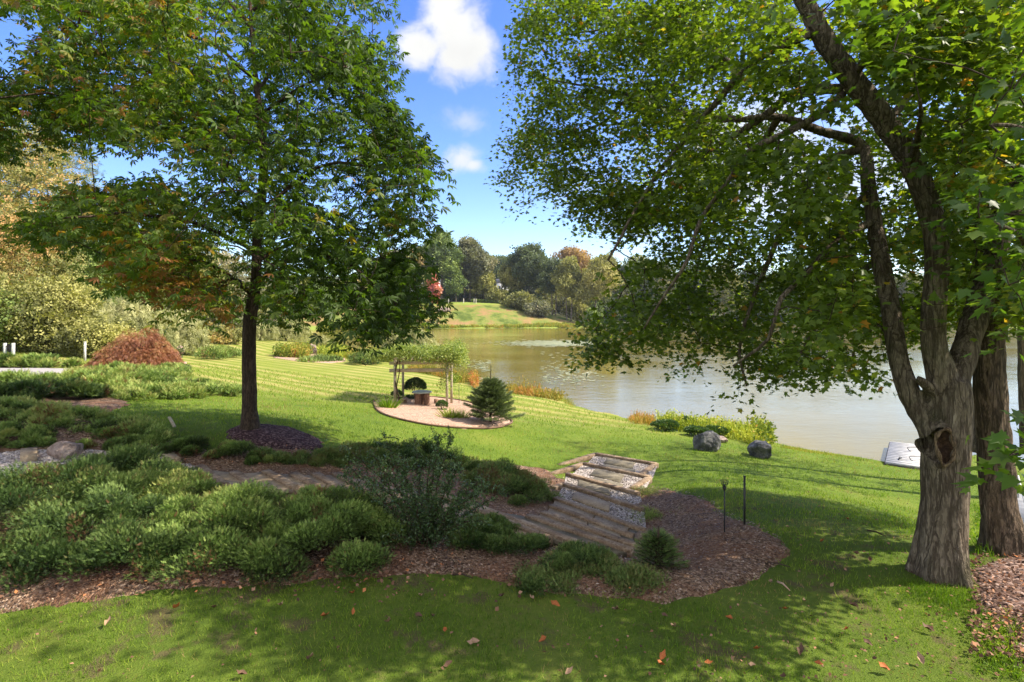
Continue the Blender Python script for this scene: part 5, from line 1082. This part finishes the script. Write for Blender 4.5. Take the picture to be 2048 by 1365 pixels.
# thin plant hanger rod by the bed
def rod(px, py, h, lab):
    c = P1(px, py); root = thing('garden_hook', tuple(c), lab, 'garden hook'); V_, FF = tube([c - [0, 0, .1], c + [0, 0, h * .5], c + [0, 0, h]], [.011] * 3, 6); part('rod', V_, FF, IRON, root)
    V_, FF = tube([c + [0, 0, h], c + [.03, 0, h + .04], c + [.07, 0, h + .03], c + [.08, 0, h - .02]], [.009] * 4, 5); part('hook', V_, FF, IRON, root)
IRON = Mt('black_iron', .5, .5).set(col=(.012, .012, .012, 1))
rod(918, 810, 1.02, 'thin dark iron rod standing right of the pergola')
def edging():
    a = np.array(bed_pg + [bed_pg[0]]); q, r = spline(np.c_[a, np.zeros(len(a))], [.03] * len(a), .3); z = G(q[:, 0], q[:, 1]) + .04; V_, FF = tube(np.c_[q[:, :2], z], .035, 5, cap=False)
    e = Mt('edging', .9, .1).set(col=(.16, .10, .07, 1)); tag(mk('bed_edging', V_, FF, e), 'low brown edging strip round the oval gravel bed', 'edging')
edging()
def spruce(px, py, w, h, label, n=27000, size=.115, mat=SPRUCE, name='spruce_tree', cat='tree', leader=True, cone=1.):
    c = P1(px, py); root = thing(name, tuple(c), label, cat); V_, FF = tube([c - [0, 0, .05], c + [0, 0, h * .5], c + [.01, 0, h]], [.05, .03, .008], 7); part('trunk', V_, FF, TWIG, root)
    C_, D_, br, T_ = [], [], [], []
    nb = int(110 * cone)
    for i in range(nb):
        f = (i / nb) ** .8; z = h * (.02 + .70 * f); L_ = w / 2 * ((1 - f) ** .72) * random.uniform(.68, 1.15) + .07; a = i * 2.4; d = np.array([math.cos(a), math.sin(a), .25 + .5 * f]); s = c + [0, 0, z]; e = s + d * L_; br.append(tube([s, e], [.012, .004], 4))
        m_ = int(n / nb * (L_ / (w / 2) + .25) * 1.2)
        for q in range(m_):
            g_ = random.uniform(.15, 1.) ** .7; sd_ = random.uniform(-1, 1); lat = np.array([-d[1], d[0], 0]) * sd_ * L_ * .30 * (1.1 - g_ * .7); C_.append(s + d * L_ * g_ + lat + [0, 0, random.uniform(-.05, .03)]); D_.append(d + np.array([-d[1], d[0], 0]) * sd_ * .8); T_.append(.2 + .5 * g_)
    if leader:
        for i in range(30): z = h * (.70 + .3 * i / 30); a = i * 2.4; C_.append(c + [0, 0, z]); D_.append([math.cos(a) * .8, math.sin(a) * .8, 1.1]); T_.append(.6)
    C_, D_, T_ = np.array(C_), nrm(np.array(D_, float)), np.array(T_); m_ = len(C_); V_, FF, tt = scatter(C_, frames(nrm(D_ + rng.normal(0, .18, (m_, 3))), rdir(m_, 1.2)), size * rng.uniform(.6, 1.2, m_), *t_frond(6, .34, .06), t=np.clip(T_ + rng.normal(0, .14, m_), 0, 1)); part('foliage', V_, FF, mat, root, t=tt); V_, FF = merge(br); part('limbs', V_, FF, TWIG, root)
spruce(981, 848, 2.0, 2.15, 'young bushy blue green spruce at the right end of the gravel bed')
spruce(1316, 1142, .62, .58, 'small dark yew seedling tree standing in the mulch near the end of the steps', 3000, .07, JUN_D, 'yew_seedling', 'shrub', False, .6)
# ================================================================== open branched shrub over the steps
def open_shrub():
    c = P1(850, 1095); root = thing('open_shrub', tuple(c), 'loose open shrub with arching stems and tiny grey green leaves over the long steps', 'shrub'); d = c[1]
    tips = [(740, 905), (770, 875), (830, 880), (880, 870), (900, 880), (700, 935), (960, 960), (985, 975), (720, 1000), (760, 1040), (940, 1010), (800, 930), (860, 920), (920, 930), (680, 950), (1000, 985), (780, 1070), (900, 1060), (840, 960), (955, 1040), (820, 1010), (870, 1000), (700, 900), (740, 960), (900, 980)]
    st, nodes = [], []
    for i, (a, b) in enumerate(tips):
        D = d + random.uniform(-.9, .9); e = W3(a, b, D); m_ = (c + e) / 2 + [0, 0, random.uniform(.0, .18)]; m_[2] = max(m_[2], float(G(m_[0], m_[1])) + .1)
        q, r = spline([c + rng.normal(0, .04, 3) * [1, 1, 0], m_, e], [.016, .010, .003], .07); q = q + rng.normal(0, .008, q.shape); st.append(tube(q, r, 5)); nodes.append(q[3:])
    nd = np.concatenate(nodes); k = rng.integers(0, len(nd), 1300); tw = []
    ends = nd[k] + rdir(1300, .25) * rng.uniform(.06, .24, (1300, 1))
    for a, b in zip(nd[k], ends): tw.append(tube([a, (a + b) / 2 + rng.normal(0, .012, 3), b], [.004, .003, .0015], 3, cap=False))
    V_, FF = merge(st); part('stems', V_, FF, TWIG, root); V_, FF = merge(tw); part('twigs', V_, FF, TWIG, root)
    f = rng.random((26000, 1)); j = rng.integers(0, 1300, 26000); p = nd[k][j] * (1 - f) + ends[j] * f + rng.normal(0, .014, (26000, 3)); V_, FF, tt = scatter(p, frames(rdir(26000), rdir(26000, .8)), rng.uniform(.018, .036, 26000), *t_kite(.34), t=np.clip(rng.normal(.5, .2, 26000), 0, 1)); part('foliage', V_, FF, SHRUB, root, t=tt)
open_shrub()
tufts([(868, 1040)], .34, 26, HERB_Y, 'single bright green leafy weed inside the open shrub', name='weed', cat='weed', w=.16, t0=.2)
for a, b, h, l in [(1193, 1198, .12, 'light green weed rosette at the front edge of the bed, left of the yew'), (1250, 1195, .10, 'pale weed rosette at the front edge of the bed under the yew'), (1432, 1028, .14, 'fresh green weed patch beside the black torch stake'), (1355, 1030, .09, 'tiny green sprout in the bare mulch'), (1760, 915, .42, 'dark tuft of rushes at the corner of the white dock')]:
    tufts([(a, b)], h, 60 if h < .3 else 36, GRASS, l, name='weed', cat='weed', w=.05, t0=.55 if h < .3 else .05)
tufts([(1945, 1060), (1950, 1010), (1985, 1020), (2010, 1080), (1990, 1120), (1950, 1110)], .25, 900, GRASS, 'green undergrowth between the great maple and the rough barked trunk', name='undergrowth', cat='weeds', w=.06, leafy=500, lean=.8)
tufts([(1960, 1280), (2010, 1220), (2060, 1260), (2060, 1365), (1950, 1350)], .16, 700, GRASS, 'broad leafed green weeds in the lower right corner', name='undergrowth', cat='weeds', w=.06, leafy=900, lean=.9, t0=.45)
tufts([(1790, 1160), (1880, 1165), (1950, 1180), (1990, 1230), (1900, 1235), (1800, 1200)], .11, 2600, GRASS, 'longer fresh grass round the foot of the great maple', name='grass_clump', cat='grass clump', w=.05, lean=.8, t0=.45)
# ================================================================== torch and stake
def torch():
    c = P1(1449, 1074); root = thing('garden_torch', tuple(c), 'black iron garden torch with a small wire cage head in the bare mulch', 'torch'); z = .80
    V_, FF = tube([c - [0, 0, .15], c + [0, 0, .35], c + [0, 0, z]], [.010] * 3, 8); part('pole', V_, FF, IRON, root)
    V_, FF = turned((c[0], c[1], c[2] + z - .09), [(.012, 0), (.028, .03), (.03, .05), (.02, .06)], 14); part('cup', V_, FF, IRON, root, smooth=True)
    w = []
    for k in range(8): a = k * math.pi / 4; ca, sa = math.cos(a), math.sin(a); w.append(tube([c + [ca * .02, sa * .02, z - .03], c + [ca * .05, sa * .05, z + .02], c + [ca * .055, sa * .055, z + .06]], [.0035] * 3, 4))
    for r, zz in [(.055, .06), (.048, .02)]: w.append(tube([c + [math.cos(a) * r, math.sin(a) * r, z + zz] for a in np.linspace(0, 2 * math.pi, 17)], [.004] * 17, 4, cap=False))
    V_, FF = merge(w); part('cage', V_, FF, IRON, root)
torch()
def stake():
    c = P1(1489, 1056); root = thing('garden_stake', tuple(c), 'plain black square stake upright in the mulch right of the torch', 'stake'); V_, Fq = box((c[0], c[1], c[2] + .33), (.026, .026, .98)); part('post', V_, Fq, IRON, root); V_, Fq = box((c[0], c[1], c[2] + .827), (.034, .034, .014)); part('cap', V_, Fq, IRON, root)
stake()
# ================================================================== boulders
def rock(px, py, s, label, seed, mat, name='boulder', group=None, sink=.12, peak=(0, 0)):
    import bmesh
    bm = bmesh.new(); bmesh.ops.create_icosphere(bm, subdivisions=5, radius=1.); r = np.random.default_rng(seed)
    pl = [(nrm(r.normal(0, 1, 3) + [0, 0, .25]), r.uniform(.62, .92)) for _ in range(13)]
    for v in bm.verts:
        p = np.array(v.co)
        for n_, d_ in pl:
            e = p @ n_ - d_
            if e > 0: p = p - n_ * e * .88
        p[0] += peak[0] * max(p[2], 0); p[1] += peak[1] * max(p[2], 0); q = Vector(p)
        p = p * (1 + .10 * mnoise.fractal(q * 2.1 + Vector((seed, 0, 0)), 1., 2., 5) + .035 * mnoise.noise(q * 9)); v.co = p
    c = P1(px, py); me = bpy.data.meshes.new(name); bm.to_mesh(me); bm.free(); me.materials.append(mat)
    for f in me.polygons: f.use_smooth = True
    o = bpy.data.objects.new(name, me); COL.objects.link(o); me.transform(__import__('mathutils').Matrix.Diagonal((s[0], s[1], s[2], 1))); o.location = (c[0], c[1], c[2] + s[2] * (1 - sink) * .75); o.rotation_euler[2] = seed
    return tag(o, label, 'boulder' if name == 'boulder' else 'rock', group)
def rock_mat(name, a, b, c):
    m = Mt(name, .9, .2); f = m.noise(3.2, 8, .68, dist=.4); v = m.vor(6.5, stretch=(1, 1, 1.5), feature='DISTANCE_TO_EDGE'); g = m.noise(26, 5, .7)
    h = m.math('ADD', m.math('MULTIPLY', f, 1.), m.math('MULTIPLY', g, .25)); return m.set(col=m.ramp(h, [(.42, a), (.62, b), (.82, c)]), nrm=m.bump(m.math('ADD', h, m.math('MULTIPLY', m.rng(v, 0, .08), .12)), .9, .08))
RK = rock_mat('grey_rock', (.03, .031, .034), (.10, .10, .10), (.26, .25, .24)); RKB = rock_mat('brown_rock', (.12, .09, .07), (.28, .21, .17), (.46, .38, .32))
rock(1414, 901, (.47, .40, .46), 'rounded dark grey boulder left of the pair on the lawn by the shore bed', 3, RK, sink=.25)
rock(1518, 914, (.54, .38, .40), 'slanting grey boulder with a pointed right end, right of the pair', 8, RK, sink=.25, peak=(-.3, 0))
rock(1441, 884, (.42, .28, .13), 'flat low stone behind the rounded boulder', 5, RKB, 'flat_stone')
rock(132, 920, (.36, .3, .22), 'brown weathered boulder half buried beside the upper path', 9, RKB)
rock(625, 709, (.75, .5, .7), 'pointed upright stone in the island flower bed', 12, RKB)
for i, (a, b, s) in enumerate([(884, 622, 1.6), (889, 624, 1.3), (894, 623, 1.5), (879, 624, 1.2)]): rock(a, b, (s, s * .8, s * .6), 'pale rock in the small pile on the mound across the pond', 20 + i, RKB, 'mound_rock', 'rock pile on the mound')
# sticks on the lawn
for a, b, l, an, lab in [((1555, 1172), (1580, 1190), 0, 0, 'short pale stick on the grass right of the mulch bed'), ((1735, 1068), (1772, 1080), 0, 0, 'dark fallen twig on the lawn left of the great maple'), ((1530, 1135), (1580, 1142), 0, 0, 'dark stick at the right tip of the mulch bed'), ((905, 1158), (945, 1165), 0, 0, 'thin crooked twig on the grass below the bed')]:
    p, q = P1(*a) + [0, 0, .05], P1(*b) + [0, 0, .05]; V_, FF = tube([p, (p + q) / 2 + [0, .02, .02], q], [.014, .012, .006], 6); mtw = TWIG if 'dark' in lab or 'twig' in lab else LOGTOP
    o = mk('stick', V_ - p, FF, mtw); o.location = tuple(p); tag(o, lab, 'stick')
# wood marker in the chestnut bed
c = P1(344, 862); V_, Fq, cp_ = bar((c[0] - .12, c[1] + .1, c[2] + .3), (c[0] + .12, c[1] - .1, c[2] + .12), .06, .03); o = mk('wood_plank', V_ - c, [Fq, cp_], POST); o.location = tuple(c); tag(o, 'short grey plank end sticking out of the juniper near the chestnut', 'plank')
# ================================================================== shore plants
SG = 'wild plants along the shore'
SR = leaf_mat('russet_weed', [(0, (.10, .13, .02)), (.4, (.28, .24, .045)), (.7, (.42, .25, .07)), (1, (.46, .15, .07))], .3, (1.5, 1.4, .6), .7, .15)
tufts([(1002, 775), (1040, 770), (1100, 778), (1148, 792), (1152, 803), (1120, 804), (1060, 793), (1010, 786)], .75, 5200, SR, 'long hummock of golden and russet shore weeds beyond the spruce', 'shore_plants', SG, 'shore plants', .05, .42, leafy=5200, lean=.7)
tufts([(1255, 840), (1290, 836), (1330, 845), (1310, 852), (1262, 848)], .42, 1300, SR, 'reddish tuft at the left end of the boulder bed', 'shore_plants', SG, 'shore plants', .05, .6, leafy=1200, lean=.6)
tufts([(1310, 852), (1350, 845), (1440, 850), (1520, 868), (1545, 888), (1520, 896), (1470, 880), (1400, 868), (1320, 860)], .62, 7500, HERB_Y, 'bright yellow green thicket of shore plants behind the boulders', 'shore_plants', SG, 'shore plants', .045, .52, leafy=8500, lean=.75)
tufts([(1490, 870), (1530, 868), (1548, 890), (1515, 896)], .95, 900, HERB, 'taller ragged stalks at the right end of the boulder bed', 'shore_plants', SG, 'shore plants', .018, .3, leafy=2400, lean=.45)
for a, b, w, h, l in [(1330, 862, .95, .42, 'dark green shrub at the left front of the boulder bed'), (1372, 858, .85, .5, 'dark round shrub in the middle of the boulder bed'), (1392, 873, .8, .36, 'low dark shrub just left of the rounded boulder'), (1430, 872, .9, .36, 'dark foliage above the flat stone')]:
    ball_shrub(a, b, w, h, l, SHRUB, 2600, .07, 'low_shrub', None, 'dark shrubs in the boulder bed', rough=.1, t0=.25)
tufts([(815, 735), (850, 738), (900, 748), (945, 762), (925, 768), (870, 752), (820, 744)], .6, 3200, SR, 'fringe of golden weeds on the bank beyond the pergola', 'shore_plants', SG, 'shore plants', .05, .35, leafy=3000, lean=.6)
tufts([(940, 765), (952, 758), (958, 772), (948, 778)], 1., 500, SR, 'upright orange brown tuft at the water beyond the pergola', 'shore_plants', SG, 'shore plants', .04, .75, leafy=700, lean=.35)
tufts([(1118, 800), (1130, 797), (1160, 812), (1145, 816)], .3, 500, HERB, 'thin grey green plant tuft at the tip of the hummock', 'shore_plants', SG, 'shore plants', .05, .5, leafy=300)
tufts([(900, 760), (918, 757), (925, 765), (908, 768)], .6, 500, HERB_Y, 'small green bush at the bank right of the pergola', 'shore_plants', SG, 'shore plants', .05, .3, leafy=900)
tufts([(1560, 890), (1640, 905), (1740, 922), (1735, 925), (1635, 908), (1560, 896)], .16, 1500, HERB, 'thin fringe of waterside grass between the boulders and the dock', 'shore_plants', SG, 'shore plants', .05, .4, lean=.6)
tufts([(548, 712), (600, 706), (625, 708), (610, 718), (560, 716)], 1.25, 1900, HERB, 'mixed green and red flowering plants in the island bed', 'shore_plants', SG, 'flower bed plants', .05, .45, leafy=4200, lean=.5)
tufts([(590, 722), (640, 716), (684, 718), (690, 724), (650, 726), (600, 725)], .5, 1800, JUN, 'low olive mat plants at the front of the island bed', 'shore_plants', SG, 'ground cover', .12, .5, leafy=1800, lean=.9)
tufts([(625, 706), (680, 702), (700, 712), (690, 718), (640, 714)], 1.0, 1500, HERB_Y, 'yellow green bushes behind the pointed stone', 'shore_plants', SG, 'flower bed plants', .06, .45, leafy=3000, lean=.5)
tufts([(690, 716), (760, 712), (800, 722), (790, 728), (765, 724), (700, 720)], 1.1, 1600, HERB, 'waterside bushes between the island bed and the pergola', 'shore_plants', SG, 'shore plants', .06, .5, leafy=2600, lean=.5)
tufts([(860, 654.5), (1000, 653.5), (1150, 652), (1180, 652), (1150, 655.2), (1000, 656.2), (860, 657)], 1.1, 5000, HERB, 'long golden band of reeds along the foot of the mound', 'shore_plants', SG, 'reeds', .14, .5, leafy=3500, lean=.6)
tufts([(640, 657), (760, 655), (860, 655), (860, 657), (760, 659), (640, 660)], 2.0, 2600, HERB, 'green reeds on the far bank left of the mound', 'shore_plants', SG, 'reeds', .14, .3, leafy=2500, lean=.6)
# ---------------------------------------------------------------- lily pads
def lilies():
    q = np.concatenate([P(*rng.normal([1115, 697], [42, 2.8], (3200, 2)).T), P(rng.uniform(1080, 1190, 120), rng.uniform(715, 790, 120)), P(*rng.normal([1140, 775], [26, 12], (120, 2)).T), P(rng.uniform(880, 980, 200), rng.uniform(735, 765, 200)), P(rng.uniform(860, 1240, 260), rng.uniform(661, 664, 260)), P(rng.uniform(1280, 1800, 700), rng.uniform(650, 654, 700))])
    ins = sdist(lake, q[:, 0], q[:, 1]) > .3; q = q[ins]
    d = q[:, 1]
    n = len(q); k = 7; th = np.arange(k) / k * 5.6 + .3; TV = np.stack([np.cos(th), np.sin(th), np.full(k, .0)], 1); TV = np.concatenate([TV, [[0, 0, 0]]]); TF = [np.array([[7, i, i + 1] for i in range(k - 1)])]
    q[:, 2] = .008 + .03 * rng.random(n); a = rng.uniform(0, 6.28, n); fr = np.stack([np.stack([np.cos(a), np.sin(a), a * 0], 1), np.stack([-np.sin(a), np.cos(a), a * 0], 1), np.tile([0, 0, 1.], (n, 1))], 1)
    lm = leaf_mat('lily_pad', [(0, (.16, .18, .06)), (.5, (.28, .30, .12)), (1, (.42, .40, .2))], 0., rough=.35, spec=.5); V_, FF, tt = scatter(q, fr, np.clip(d * .0042, .09, .5) * rng.uniform(.5, 1.2, n), TV, TF, t=rng.random(n)); tag(mk('lily_pads', V_, FF, lm, t=tt), kind='stuff')
lilies()
# ================================================================== lace leaf maple, roses, fence
def red_maple():
    c = P1(283, 738); root = thing('lace_leaf_maple', tuple(c), 'low domed rust red lace leaf maple beside the driveway', 'tree'); w, h = 2.15, 1.75; n = 17000
    th = rng.uniform(0, 6.28, n); rr = np.sqrt(rng.random(n)); lay = rng.integers(0, 6, n); f = 1 - lay / 7.5
    zz = h * f * np.clip(1.02 - .9 * rr ** 2.6, .1, 1) + .13 * np.sin(th * 5 + lay) + rng.normal(0, .045, n); rad = w * rr * (1.06 - .25 * f) * (1 + .16 * np.sin(th * 3 + lay * 2) + .07 * np.sin(th * 11 + lay)); zz = zz * (1 + .16 * np.sin(th * 4 + rr * 5)) - .10 * (np.sin(rr * 19 + lay * 1.7) > .2)
    p = c + np.stack([np.cos(th) * rad - .25 * (1 - zz / h) * 1.3, np.sin(th) * rad * .85, np.maximum(zz, .05)], 1); d = nrm(np.stack([np.cos(th), np.sin(th), -.9 * np.ones(n)], 1) + rng.normal(0, .35, (n, 3)))
    V_, FF, tt = scatter(p, frames(d, rdir(n, .5)), rng.uniform(.10, .2, n), *t_frond(4, .5, .07), t=np.clip(.35 + .3 * (zz / h) + rng.normal(0, .15, n) + .25 * sn(p[:, 0], p[:, 2], 2.5, 8), 0, .96)); part('crown', V_, FF, RED, root, t=tt)
    st = [tube(spline([c, c + [.3 * math.cos(a), .3 * math.sin(a), .7], c + [1.3 * math.cos(a), 1.1 * math.sin(a), 1.2]], [.07, .05, .015], .15)[0], np.linspace(.07, .015, len(spline([c, c + [.3 * math.cos(a), .3 * math.sin(a), .7], c + [1.3 * math.cos(a), 1.1 * math.sin(a), 1.2]], [.07, .05, .015], .15)[0])), 6) for a in np.arange(6) * 1.05]
    V_, FF = merge(st); part('trunk', V_, FF, TWIG, root)
red_maple()
PINK = leaf_mat('rose_petal', [(0, (.62, .30, .25)), (1, (.85, .70, .62))], .2, (1.1, 1., 1.))
def roses(px, py, w, h, n, lab):
    root = ball_shrub(px, py, w, h, lab, SHRUB, 700, .07, 'rose_bush', None, 'pink roses by the lace leaf maple', rough=.1, t0=.7); c = P1(px, py); u = rdir(n * 9, .2)
    p = c + [0, 0, h * .5] + np.repeat(rdir(n, .4), 9, 0) * [w / 2, w / 2, h / 2 * 1.1] + u * .045; V_, FF, tt = scatter(p, frames(u, rdir(n * 9)), .075, *t_kite(.4), t=rng.random(n * 9)); part('flowers', V_, FF, PINK, root, t=tt)
roses(360, 704 + 12, .5, .9, 14, 'pale pink rose spray standing at the right shoulder of the red maple'); roses(362, 748, .75, .5, 16, 'pink rose bush at the right foot of the red maple'); roses(334, 744, .7, .4, 12, 'pinkish flowers low in front of the red maple')
WHITE = Mt('white_paint', .7, .3); WHITE = WHITE.set(col=WHITE.ramp(WHITE.noise(9, 5, .7), [(.35, (.30, .29, .26)), (.6, (.56, .56, .53))]))
def gate():
    a, b = P1(10, 716), P1(61, 716); b[1] = a[1]; z = min(a[2], b[2]) - .1; h = HC - (688 - HY) / F * a[1] - z; c = (a + b) / 2; root = thing('black_gate', (c[0], c[1], z), 'black picket gate between two white posts under the low yellow tree', 'gate')
    for x in (a[0], b[0]): V_, Fq = box((x, a[1], z + h * .52), (.12, .12, h * 1.04)); part('post', V_, Fq, WHITE, root)
    for zz in (.18, .85):
        V_, Fq = box(((a[0] + b[0]) / 2, a[1] + .002, z + h * zz), (b[0] - a[0] - .122, .04, .05)); part('rail', V_, Fq, IRON, root)
    for i in range(13): x = a[0] + .14 + (b[0] - a[0] - .28) * i / 12; V_, Fq = box((x, a[1] - .035, z + h * .5), (.028, .028, h * (.92 + .05 * math.sin(i / 12 * math.pi)))); part('picket', V_, Fq, IRON, root)
gate()
for px, lab in [(170, 'single slim white post left of the red lace leaf maple'), (-40, 'white fence post left of the gate')][:1]:
    c = P1(px, 722); V_, Fq = box((0, 0, .45), (.09, .09, 1.3)); V2, F2 = box((0, 0, 1.11), (.12, .12, .03)); V_, FF = join([(V_, Fq), (V2, F2)]); o = mk('white_post', V_, FF, WHITE); o.location = tuple(c); tag(o, lab, 'post')
# ================================================================== dock, platform
DECK = Mt('pale_deck', .7, .3); DECK = DECK.set(col=DECK.ramp(DECK.noise(5, 5, .6), [(.3, (.34, .325, .30)), (.7, (.56, .54, .50))])); DK = Mt('dock_edge', .8, .2).set(col=(.09, .075, .065, 1))
def dock():
    a = np.array([13.25, 20.2]); u = np.array([.58, .81]); w = np.array([.81, -.58]); z = .27; root = thing('dock', (a[0], a[1], 0), 'pale grey plank dock on the water left of the great maple trunk', 'dock')
    n = 14
    for i in range(n):
        o = a + u * i * .29; q = np.array([o, o + w * 1.9, o + w * 1.9 + u * .287, o + u * .287]); lo = np.c_[q, np.full(4, z - .04)]; hi = np.c_[q, np.full(4, z)]; part('plank', np.concatenate([lo, hi]), np.array([[4, 5, 6, 7], [0, 1, 5, 4], [1, 2, 6, 5], [2, 3, 7, 6], [3, 0, 4, 7]]), DECK, root)
    e = u * n * .29; q = np.array([a - w * .03 - u * .03, a + w * 1.93 - u * .03, a + w * 1.93 + e, a - w * .03 + e]); part('frame', np.concatenate([np.c_[q, np.full(4, -.1)], np.c_[q, np.full(4, z - .042)]]), np.array([[4, 5, 6, 7], [0, 1, 5, 4], [1, 2, 6, 5], [2, 3, 7, 6], [3, 0, 4, 7]]), DK, root)
    # ladder hoops and cleat
    for px, py in ((1822, 903), (1826, 922)):
        dd = (HC - z) * F / (py - HY); b = W3(px, py, dd); V_, FF = tube([b + [0, 0, -.01], b + [-.10, -.02, .05], b + [-.14, 0, .13], b + [-.05, .05, .15], b + [.34, .1, .13], b + [.38, .1, 0]], [.014] * 6, 6); part('ladder_hoop', V_, FF, IRON, root)
    b = W3(1800, 919, (HC - z) * F / (919 - HY)); V_, FF = tube([b + [-.12, -.1, .02], b + [0, 0, .07], b + [.12, .1, .03]], [.02, .035, .02], 6); part('cleat', V_, FF, IRON, root)
dock()
def platform():
    z = .88; q = np.array([[13.0, 14.9], [10.75, 12.05], [13.4, 10.2], [15.9, 13.]]); root = thing('platform', (13.2, 12.6, 0), 'grey platform with a white rail at the right edge behind the rough barked trunk', 'platform')
    part('deck', np.concatenate([np.c_[q, np.full(4, z - .12)], np.c_[q, np.full(4, z)]]), np.array([[4, 5, 6, 7], [0, 1, 5, 4], [1, 2, 6, 5], [2, 3, 7, 6], [3, 0, 4, 7]]), DECK, root)
    for x, y in q: V_, Fq = box((x + (13.2 - x) * .05, y + (12.6 - y) * .05, z / 2 - .3), (.12, .12, z + .35)); part('leg', V_, Fq, DK, root)
    V_, FF = tube([(11.1, 12.3, z), (11.1, 12.3, z + .55), (12.9, 14.5, z + .55), (12.9, 14.5, z)], [.02] * 4, 6); part('rail', V_, FF, WHITE, root)
platform()
# ================================================================== houses and hedges on the mound
HW = Mt('white_siding', .8, .2); HW = HW.set(col=(.74, .74, .73, 1)); HR = Mt('grey_roof', .9, .1).set(col=(.16, .16, .17, 1)); WIN = Mt('window_glass', .15, .6).set(col=(.05, .06, .07, 1))
def house(px, d, w, h, dep, lab, zoff=0.):
    x = (px - CX) / F * d; g = float(G(x, d)) + zoff; root = thing('house', (x, d, g), lab, 'house', 'houses beyond the pond')
    V_, Fq = box((x, d, g + h / 2 - .3), (w, dep, h + .6)); part('wall', V_, Fq, HW, root)
    V_ = np.array([[x - w / 2 - .4, d - dep / 2 - .4, g + h + .003], [x + w / 2 + .4, d - dep / 2 - .4, g + h + .003], [x + w / 2 + .4, d + dep / 2 + .4, g + h + .003], [x - w / 2 - .4, d + dep / 2 + .4, g + h + .003], [x - w / 2 - .4, d, g + h + dep * .33], [x + w / 2 + .4, d, g + h + dep * .33]]); part('roof', V_, [np.array([[0, 1, 5, 4], [2, 3, 4, 5], [0, 3, 2, 1]]), np.array([[1, 2, 5], [3, 0, 4]])], HR, root)
    for i in range(max(2, int(w / 3.2))):
        for zz in ([1.5, 4.2] if h > 5 else [1.5]):
            wx = x - w / 2 + w * (i + .5) / max(2, int(w / 3.2)); V_, Fq = box((wx, d - dep / 2 - .02, g + zz), (1., .08, 1.3)); wd = part('window', V_, Fq, WIN, root)
            fr_ = [box((wx, d - dep / 2 - .05, g + zz + s * .72), (1.3, .1, .12)) for s in (-1, 1)] + [box((wx + s * .59, d - dep / 2 - .05, g + zz), (.12, .1, 1.32)) for s in (-1, 1)]; V_, FF = join(fr_); part('frame', V_, FF, WHITE, wd)
house(838, 256, 18, 8.0, 9, 'white house half hidden by trees at the left of the mound'); house(1005, 300, 6, 6.5, 7, 'small white house glimpsed through the trees right of the mound', 3.5); house(720, 262, 14, 7, 9, 'pale house behind the chestnut boughs across the pond')
def hedge(px0, px1, d, h, lab):
    x0, x1 = (px0 - CX) / F * d, (px1 - CX) / F * d; n = int((x1 - x0) * 130); x = rng.uniform(x0, x1, n); y = d + rng.uniform(-.8, .8, n); g = G(x, y); z = g + h * rng.random(n) ** .5; root = thing('hedge', ((x0 + x1) / 2, d, float(G((x0 + x1) / 2, d))), lab, 'hedge', 'clipped hedges on the mound')
    V_, FF, tt = scatter(np.stack([x, y, z], 1), frames(rdir(n), rdir(n)), .42, *t_clump(5, .17, .35), t=np.clip(rng.normal(.55, .2, n), 0, 1)); part('foliage', V_, FF, PAL['green'], root, t=tt)
hedge(872, 896, 236, 1.3, 'short clipped hedge on the left of the mound top'); hedge(942, 1000, 238, 1.2, 'long clipped hedge on the right of the mound top')
for i, px in enumerate([897, 927, 948, 952]):
    d = 233; x = (px - CX) / F * d; c = np.array([x, d, float(G(x, d))]); V_, FF = turned((0, 0, -.2), [(.28, 0), (.2, .15), (.16, .6), (.24, 1.1), (.2, 1.6), (.12, 1.75), (.17, 1.9), (.1, 2.1)], 10, .05)
    o = mk('stone_figure', V_, FF, Mt('pale_stone', .9).set(col=(.46, .43, .36, 1)), smooth=True); o.location = tuple(c); tag(o, 'pale upright stone figure standing on the mound top by the hedges', 'statue', 'stone figures on the mound')

# ================================================================== air over the pond
def haze():
    V_, Fq = box((0, 0, 45), (2400, 2400, 96)); V_ = V_ + np.array([0, 300, 0]); m = bpy.data.materials.new('haze'); m.use_nodes = True; t = m.node_tree; t.nodes.clear(); o_ = t.nodes.new('ShaderNodeOutputMaterial'); v = t.nodes.new('ShaderNodeVolumePrincipled'); v.inputs['Density'].default_value = .0001; v.inputs['Color'].default_value = (.80, .88, 1., 1); v.inputs['Anisotropy'].default_value = .25
    t.links.new(v.outputs[0], o_.inputs['Volume']); tag(mk('haze', V_, Fq, m), kind='stuff')
haze()
